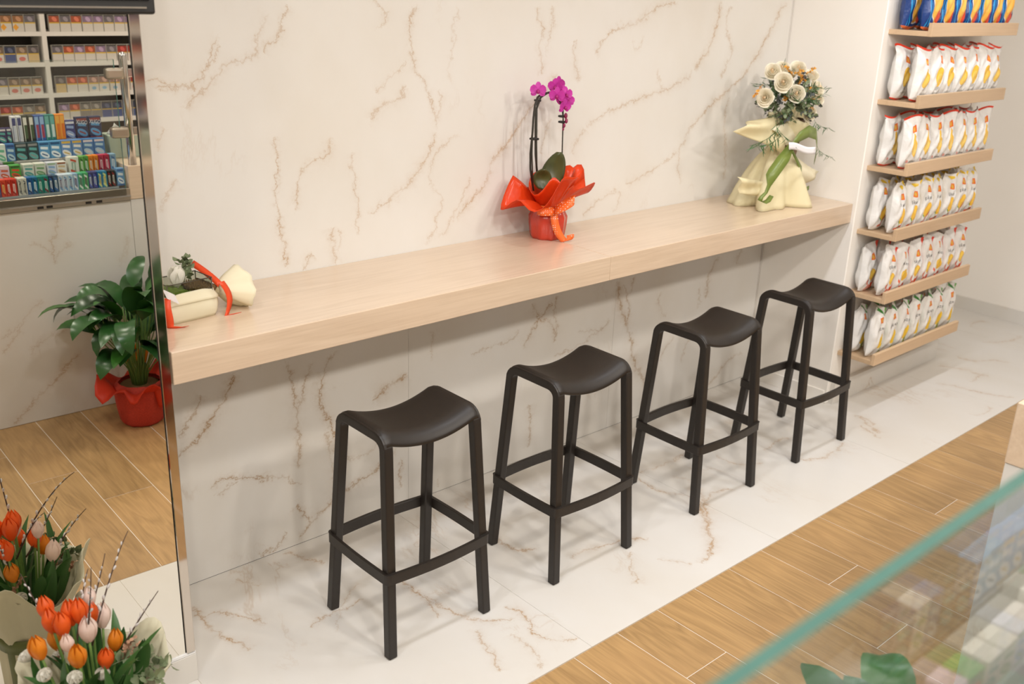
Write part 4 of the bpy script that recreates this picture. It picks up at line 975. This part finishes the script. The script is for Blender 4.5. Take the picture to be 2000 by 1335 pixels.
rose_me = mesh('rose', *rose_data(), smooth=True); rose_me.materials.append(M['rose'])
def heart_data():
    parts = []
    for k in range(3):
        def fn(u, v, k=k):
            a = 2.1*k+(u-.5)*3.0; rr = (.0035+.0022*k)*(1+.25*(u-.5)); return Vector((rr*math.cos(a), rr*math.sin(a), .012+.026*v-.004*(2*abs(u-.5))**2*v))
        parts.append(grid_data(fn, 6, 4))
    parts.append(xform(sphere_data(.0045, 1, 1, 2.0), Matrix.Translation((0, 0, .028))))
    return merge(parts)
heart_me = mesh('heart', *heart_data(), smooth=True); heart_me.materials.append(M['rose_heart'])
tc2 = (CAM-RB-Vector((0, 0, .5))).normalized()
for i, (px_, py_, dy, sc_) in enumerate([(1531, 162, -.10, 1.2), (1496, 191, -.09, 1.1), (1555, 185, -.11, 1.1), (1590, 178, -.05, 1.15), (1558, 138, -.03, 1.05), (1528, 138, .0, 1.0), (1510, 143, -.03, 1.05), (1584, 152, -.02, .95), (1592, 197, -.06, 1.0), (1578, 222, -.09, 1.0), (1540, 150, .02, 1.0)]):
    rn = random.Random(i+90); c = rp(px_, py_, dy); d = (tc2*.9+(c-Vector((.06, 0, .42))).normalized()*.7+Vector((rn.uniform(-.2, .2), 0, rn.uniform(-.1, .3)))).normalized()
    o = obj('rose', rose_me, None, rq, c); o.rotation_euler = d.to_track_quat('Z', 'Y').to_euler(); o.scale = (sc_,)*3
    obj('heart', heart_me, None, o)
def sprig_data(L, n, lw, ll, seed, spread=.9, droop=.3):
    rn = random.Random(seed); st = [Vector((L*t, 0, -droop*L*t*t)) for t in [i/6 for i in range(7)]]
    parts = [tube_data(st, .0012, 4)]
    for k in range(n):
        t = .2+.8*k/n; p = Vector((L*t, 0, -droop*L*t*t)); a = rn.uniform(0, 6.28)
        d = Vector((.55, spread*math.cos(a), spread*math.sin(a)))
        parts.append(place(leaf_data(ll*rn.uniform(.8, 1.2), lw, .5, .2, 3, start=.1), p, d, rn.uniform(0, 6)))
    return merge(parts)
SPR = [mesh('leaf_sprig', *sprig_data(.10, 16, .022, .026, 1), smooth=True), mesh('leaf_sprig', *sprig_data(.11, 20, .016, .020, 2, droop=.6), smooth=True), mesh('leaf_sprig', *sprig_data(.13, 18, .005, .045, 3, .6, .9), smooth=True), mesh('flower_sprig', *sprig_data(.08, 22, .012, .012, 4), smooth=True)]
for m_, k in zip(SPR, ('leaf_grey', 'leaf_blue', 'leaf_deep', 'filler_gold')): m_.materials.append(M[k])
cb = rp(1542, 196, -.03)
for i in range(120):
    rn = random.Random(i+300)
    d = (Vector((rn.gauss(0, 1), rn.gauss(0, 1), rn.gauss(.1, .8))).normalized()+tc2*(.9 if i % 4 else 0)).normalized()
    me_ = SPR[rn.choice([0, 0, 1, 0, 2, 3, 0, 1])]; k_ = rn.uniform(.55, .8)
    p_ = cb+Vector((d.x*.075, d.y*.06, d.z*.05)); q_ = p_+d*.13*k_
    if q_.x > PX1-RB.x-.012 or q_.y > -RB.y-.012: continue
    o = obj(me_.name.split('.')[0], me_, None, rq, p_)
    o.rotation_euler = orient(d, rn.uniform(0, 6)).to_euler(); o.scale = (k_,)*3
for a, b in (((1522, 245), (1508, 300)), ((1525, 260), (1500, 318)), ((1515, 235), (1512, 285)), ((1590, 232), (1598, 270)), ((1596, 285), (1600, 318)), ((1592, 240), (1588, 262))):
    p, q = rp(*a, -.11), rp(*b, -.12); o = obj('leaf_sprig', SPR[2], None, rq, p); o.rotation_euler = orient(q-p, random.uniform(0, 6)).to_euler(); o.scale = ((q-p).length/.13*.9,)*3
for a, b in (((1548, 150), (1540, 122)), ((1490, 165), (1474, 180)), ((1572, 150), (1580, 138)), ((1548, 148), (1556, 140)), ((1575, 165), (1570, 148))):
    p, q = rp(*a, -.08), rp(*b, -.08); o = obj('flower_sprig', SPR[3], None, rq, p); o.rotation_euler = orient(q-p).to_euler(); o.scale = (.9,)*3

# ---- cream bag with glass box
BB = Vector((.49, -.205, CH))
gb = thing('flower_gift_bag', BB, 'cream paper bag holding a small glass planter with white bloom and orange ribbon', 'gift bag', rz=.10)
def bagw(u, v):
    th = 2*math.pi*u; c, s_ = math.cos(th), math.sin(th); e = .5
    x = .086*abs(c)**e*(1 if c > 0 else -1); y = .060*abs(s_)**e*(1 if s_ > 0 else -1)
    k = .88+.20*math.sin(math.pi*min(1, .12+v*.95))+.025*math.sin(5*th+4*v)+.012*math.sin(11*th-6*v); return Vector((x*k, y*k, .082*v+.005*math.sin(3*th)*v))
V, F = grid_data(bagw, 48, 8); solid(obj('bag_body', fix(mesh('bag_body', V, F, smooth=True)), M['cream_pale'], gb), .002)
def cuffw(u, v):
    p = bagw(u, 1.0-.34*v); n_ = Vector((p.x, p.y*1.3, 0)).normalized(); return p+n_*(.003+.003*v)
V, F = grid_data(cuffw, 48, 4); solid(obj('folded_cuff', mesh('folded_cuff', V, F, smooth=True), M['cream_pale'], gb), .002)
box('bag_base', (-.07, .07), (-.045, .045), (.0005, .004), M['cream_pale'], gb)
gx, gy, g0, g1 = .070, .044, .006, .112
for nm, xs, ys in (('glass_side', (-gx, gx), (-gy, -gy+.002)), ('glass_side', (-gx, gx), (gy-.002, gy)), ('glass_side', (-gx, -gx+.002), (-gy, gy)), ('glass_side', (gx-.002, gx), (-gy, gy))): box(nm, xs, ys, (g0, g1), M['box_glass'], gb)
for sx in (-1, 1):
    for sy in (-1, 1): tube('lead_edge', [(sx*gx, sy*gy, g0), (sx*gx, sy*gy, g1)], .0016, M['lead'], gb, 6)
    tube('lead_edge', [(sx*gx, -gy, g1), (sx*gx, gy, g1)], .0016, M['lead'], gb, 6); tube('lead_edge', [(-gx, sx*gy, g1), (gx, sx*gy, g1)], .0016, M['lead'], gb, 6)
V, F = grid_data(lambda u, v: Vector((-.066+.085*u, -.04+.08*v, .078+.016*math.sin(3*u+1)*math.sin(math.pi*v)+.004*math.sin(31*u+17*v)+.004*math.sin(23*v))), 18, 14); solid(obj('moss', mesh('moss', V, F, smooth=True), M['moss'], gb), .03, -1)
V, F = grid_data(lambda u, v: Vector((.018+.048*u, -.04+.08*v, .084+.006*math.sin(40*u)+.006*math.sin(35*v))), 14, 14); solid(obj('seeds', mesh('seeds', V, F, smooth=True), M['seed'], gb), .03, -1)
bp = petal_data(.062, .048, .9, .55, 7, 5)
V, F = merge([xform(bp, Matrix.Rotation(2*math.pi*k/7+.3*(k % 2), 4, 'Z') @ Matrix.Rotation(.75+.22*(k % 3), 4, 'X')) for k in range(9)]); obj('white_bloom', mesh('white_bloom', V, F, smooth=True), M['white_petal'], gb, (-.018, -.005, .088))
for k, (x, y) in enumerate(((.028, .0), (.038, .012), (.02, .02))):
    o = obj('leaf_sprig', SPR[0], None, gb, (x, y, .09)); o.rotation_euler = orient((.15*k-.1, .2, 1)).to_euler(); o.scale = (.75,)*3
# ribbon and tail of gathered paper
path = [Vector((.088, -.066, .10))+Vector((.02*math.sin(t*3), -.012*t, -.10*t)) for t in [i/8 for i in range(9)]]+[Vector((.115, -.085, .0015)), Vector((.135, -.085, .001))]
V, F = ribbon_data(path, [.022]*6+[.020, .018, .016, .012, .004], (1, .25, 0)); solid(obj('ribbon_tail', mesh('ribbon_tail', V, F, smooth=True), M['red_ribbon'], gb), .001)
path = bez((.095, -.045, .085), (.092, -.02, .10), (.080, .02, .12), (.066, .05, .135), 8); V, F = ribbon_data(path, .02, (.7, .2, .6)); solid(obj('ribbon_loop', mesh('ribbon_loop', V, F, smooth=True), M['red_ribbon'], gb), .001)
path = bez((-.082, -.062, .085), (-.10, -.08, .06), (-.088, -.085, .03), (-.088, -.075, .004), 8)+[Vector((-.07, -.09, .0015)), Vector((-.05, -.092, .001))]
V, F = ribbon_data(path, .022, (.8, -.5, .2)); solid(obj('ribbon_tail', mesh('ribbon_tail', V, F, smooth=True), M['red_ribbon'], gb), .001)
def tailw(u, v):
    a = 2*math.pi*u; r = .012+.058*v**.8*(1+.13*math.sin(4*a+1)+.09*math.sin(9*a)); x = .082+.020+.078*v*(1+.12*math.sin(3*a+.5))
    return Vector((x, -.015+r*math.cos(a)*1.15, max(.0025, .062-.012*v+r*math.sin(a)*.95)))
V, F = grid_data(tailw, 30, 8); solid(obj('paper_tail', mesh('paper_tail', V, F, smooth=True), M['cream_pale'], gb), .0015)
V, F = grid_data(lambda u, v: Vector((-.085-.012*u+.03*v, -.068-.01*v, .085+.03*u-.02*v)), 4, 4); solid(obj('gift_tag', mesh('gift_tag', V, F), M['card'], gb), .001)

# ---- peace lily in red wrap, on the floor by the service counter (seen in the mirror)
lb = mhit(278, 800, 2, 0.05); LBx, LBy = lb.x, lb.y
lily = thing('peace_lily', (LBx, LBy, 0), 'leafy dark green potted plant in red burlap wrap, reflected in the mirror', 'potted plant')
V, F = lathe_data([(.082, 0), (.095, .015), (.105, .08), (.112, .16), (.108, .19), (.090, .20)], 36, lambda r, z, th, t: (r*(1+.025*math.sin(13*th)+.015*math.sin(29*th)), z)); obj('burlap_wrap', mesh('burlap_wrap', V, F, smooth=True), M['red_burlap'], lily)
V, F = lathe_data([(.001, .185), (.085, .185)], 20); obj('soil', mesh('soil', V, F), M['seed'], lily)
def lcol(th, t):
    spike = abs(math.sin(2.5*th+.4))**1.5
    r = .104+.085*t*(.45+.75*spike)+.006*math.sin(23*th)*t; z = .170+.115*t*(.35+.6*math.sin(4*th+1)**2)-.075*t*t*abs(math.sin(1.5*th+1)); return Vector((r*math.cos(th), max(r*math.sin(th), FY+.015-LBy), z))
V, F = grid_data(lambda u, v: lcol(2*math.pi*u, v), 60, 7); solid(obj('foil_collar', mesh('foil_collar', V, F, smooth=True), M['red_foil'], lily), .0015)
V, F = grid_data(lambda u, v: Vector((.02+.07*u+.02*v, .112+.012*math.sin(3*u), .19-.10*v*(1-.3*u))), 6, 6); solid(obj('foil_flap', mesh('foil_flap', V, F, smooth=True), M['red_foil'], lily), .0015)
for i in range(64):
    rn = random.Random(i+700); th = 2*math.pi*(i*.618)+rn.uniform(-.2, .2); lean = rn.uniform(.08, .62) if i > 14 else rn.uniform(.05, .3)
    h = rn.uniform(.20, .46) if i > 18 else rn.uniform(.40, .55)
    base = Vector((.03*math.cos(th), .03*math.sin(th), .185)); tip = base+Vector((math.cos(th)*h*math.tan(lean), math.sin(th)*h*math.tan(lean), h))*(.80)
    if tip.y < -.20: tip.y = -.20
    stem = bez(base, base+Vector((0, 0, h*.4)), tip-Vector((0, 0, h*.25)), tip, 5)
    L, W = rn.uniform(.17, .25), rn.uniform(.075, .11)
    d = Vector((math.cos(th), math.sin(th)*(.6 if math.sin(th) < 0 else 1), 0))
    ld = leaf_data(L, W, rn.uniform(.9, 1.9), .25, 8, start=rn.uniform(.3, 1.25) if i > 14 else rn.uniform(.9, 1.4), wave=.05)
    V, F = xform(ld, Matrix.Translation(tip) @ orient(d, rn.uniform(-.3, .3)))
    V = [Vector((v.x, max(v.y, FY+.02-LBy), v.z)) for v in V]
    lf = obj('leaf', mesh('leaf', V, F, smooth=True), M['lily_leaf_light'] if i % 6 == 0 else M['lily_leaf'], lily)
    obj('stalk', mesh('stalk', *tube_data(stem, .0028, 5), smooth=True), M['stem_green'], lf)
for i in range(5):
    a = 1.2+i*.9; p0 = Vector((.05*math.cos(a), .05*math.sin(a), .30)); tube('orange_pick', [p0, p0+Vector((.008, .01, .05)), p0+Vector((.014, .012, .07))], [.003, .006, .003], M['tulip_yellow'], lily, 6)

# ---- tulip bouquet in front of the mirror (its reflection comes from the mirror)
TB = Vector((-.035, -.735, 0))
tq = thing('tulip_bouquet', TB, 'orange and white tulip bouquet with pussy willow twigs, standing before the mirror', 'bouquet')
def tp(px, py, y): return hit(px, py, 1, y)-TB
def cone(th, t):
    z = .02+.36*t; r = (.085+.015*math.sin(4*th)) if t < .45 else .085+.085*((t-.45)/.55)**1.2
    r *= 1+.06*math.sin(5*th+2*t)+.03*math.sin(11*th); z += (.035*math.sin(3*th+.8)+.02*math.sin(7*th))*max(0, t-.5)*2
    return Vector((r*math.cos(th), r*math.sin(th), z-.02*(1-t)))
V, F = grid_data(lambda u, v: cone(2*math.pi*u, v), 60, 14); solid(obj('paper_wrap', mesh('paper_wrap', V, F, smooth=True), M['paper_sage'], tq), .0015)
rb = [Vector((.097*math.cos(a), .097*math.sin(a), .185)) for a in [2*math.pi*k/28 for k in range(29)]]; V, F = ribbon_data(rb, .045, (0, 0, 1)); solid(obj('ribbon_band', mesh('ribbon_band', V, F, smooth=True), M['olive'], tq), .002)
V, F = lathe_data([(.075, 0), (.08, .02), (.08, .16), (.074, .17)], 24); obj('water_pot', mesh('water_pot', V, F, smooth=True), M['olive'], tq)
def tulip_data():
    parts = []
    for k in range(6):
        inner = k % 2
        def fn(u, v, k=k, inner=inner):
            t = v; r = (.021-.002*inner)*math.sin(math.pi*(.10+.74*t))**.75*(1 if t < .65 else 1-.35*(t-.65)/.35); w_ = 1.25*(math.sin(math.pi*(.16+.80*t))**.55); a = 2*math.pi*k/6+(u-.5)*w_
            return Vector((r*math.cos(a), r*math.sin(a), .066*t-.006*abs(u-.5)*t))
        parts.append(grid_data(fn, 5, 8))
    return merge(parts)
tul = {}
for key in ('tulip_orange', 'tulip_yellow', 'tulip_white'):
    tul[key] = mesh('tulip_head', *tulip_data(), smooth=True); tul[key].materials.append(M[key])
foot = Vector((0, 0, .16))
TUL = [((137, 1200), -.70, 'tulip_orange', 1.05), ((155, 1196), -.72, 'tulip_orange', 1.0), ((122, 1222), -.73, 'tulip_orange', 1.0), ((172, 1232), -.755, 'tulip_white', 1.05), ((225, 1252), -.735, 'tulip_yellow', .9), ((178, 1200), -.68, 'tulip_orange', .9), ((200, 1205), -.65, 'tulip_white', 1.0), ((75, 1268), -.77, 'tulip_yellow', 1.0), ((152, 1284), -.83, 'tulip_yellow', 1.0), ((207, 1288), -.80, 'tulip_orange', .9), ((132, 1258), -.78, 'tulip_white', .75), ((175, 1168), -.66, 'tulip_white', .8), ((100, 1215), -.66, 'tulip_orange', 1.0), ((110, 1250), -.64, 'tulip_yellow', .95), ((90, 1190), -.62, 'tulip_orange', .95)]
for i, (q, y, key, s_) in enumerate(TUL):
    c = tp(*q, y); d = (c-foot).normalized(); d = (d+Vector((0, 0, .8))).normalized(); b0 = c-d*.026*s_
    o = obj('tulip_head', tul[key], None, tq, b0); o.rotation_euler = d.to_track_quat('Z', 'Y').to_euler(); o.scale = (s_,)*3
    tube('tulip_stem', bez(foot+Vector((c.x*.3, c.y*.3, 0)), foot+Vector((c.x*.5, c.y*.5, .1)), b0-d*.08, b0, 8), .0032, M['tulip_stem'], tq, 6)
for i in range(26):
    rn = random.Random(i+900); th = 2*math.pi*i*.618; r = rn.uniform(.03, .10); base = Vector((r*.6*math.cos(th), r*.6*math.sin(th), .24)); d = Vector((math.cos(th)*.5, math.sin(th)*.5, 1.2)).normalized()
    ld = leaf_data(rn.uniform(.17, .27), rn.uniform(.030, .046), .5, .5, 8, start=.15)
    V, F = xform(ld, Matrix.Translation(base) @ orient(d, rn.uniform(0, 6))); obj('leaf', mesh('leaf', V, F, smooth=True), M['tulip_leaf'], tq)
cat_me = mesh('catkin', *sphere_data(.0075, .62, .62, 1.3, 8, 6), smooth=True); cat_me.materials.append(M['catkin'])
TW = [((180, 1260, -.74), (215, 1110, -.70), (250, 1036, -.656)), ((170, 1250, -.74), (177, 1180, -.80), (178, 1108, -.865)), ((235, 1270, -.72), (270, 1210, -.73), (309, 1153, -.72)), ((150, 1260, -.70), (160, 1150, -.66), (172, 1110, -.63)), ((120, 1260, -.66), (70, 1180, -.60), (40, 1120, -.56)), ((160, 1240, -.68), (190, 1160, -.66), (205, 1080, -.64))]
for a, b, c in TW:
    a, b, c = tp(*a), tp(*b), tp(*c); path = bez(a, a.lerp(b, .7), b.lerp(c, .3), c, 12); tw = tube('willow_twig', path, [.0026-.0016*k/12 for k in range(13)], M['twig'], tq, 5)
    for k in range(3, 11):
        p = path[k]; t = (path[k+1]-path[k-1]).normalized(); sd = Vector((random.uniform(-1, 1), random.uniform(-1, 1), .4)).normalized()
        o = obj('catkin', cat_me, None, tw, p+sd*.004); o.rotation_euler = (t*.8+sd*.5).to_track_quat('Z', 'Y').to_euler(); o.scale = (1-.05*k,)*3
ran = merge([xform(petal_data(.026, .030, 1.2, .5, 4, 3), Matrix.Rotation(2*math.pi*k/7+.5*(k // 7), 4, 'Z') @ Matrix.Rotation(.45+.4*(k // 7), 4, 'X')) for k in range(21)])
ran_me = mesh('white_ranunculus', *ran, smooth=True); ran_me.materials.append(M['white_petal'])
for q, y in (((200, 1325), -.80), ((262, 1312), -.76), ((95, 1325), -.80), ((270, 1340), -.70), ((150, 1330), -.86), ((60, 1290), -.70), ((120, 1290), -.62)):
    o = obj('white_ranunculus', ran_me, None, tq, tp(*q, y)); o.rotation_euler = (tp(*q, y)-Vector((0, 0, .2))).to_track_quat('Z', 'Y').to_euler(); o.scale = (1.1,)*3
fb = mesh('filler_sprig', *sprig_data(.06, 24, .010, .010, 8), smooth=True); fb.materials.append(M['filler_brown'])
for q, y in (((240, 1290), -.72), ((250, 1300), -.70), ((232, 1296), -.76), ((110, 1300), -.64)):
    o = obj('filler_sprig', fb, None, tq, tp(*q, y)); o.rotation_euler = orient((.3, 0, 1)).to_euler()
for q, y, d in (((215, 1300), -.77, (1, -.2, .3)), ((250, 1310), -.76, (1, -.3, .2)), ((235, 1318), -.80, (.6, -.6, .2))):
    o = obj('leaf_sprig', SPR[0], None, tq, tp(*q, y)); o.rotation_euler = orient(d).to_euler()
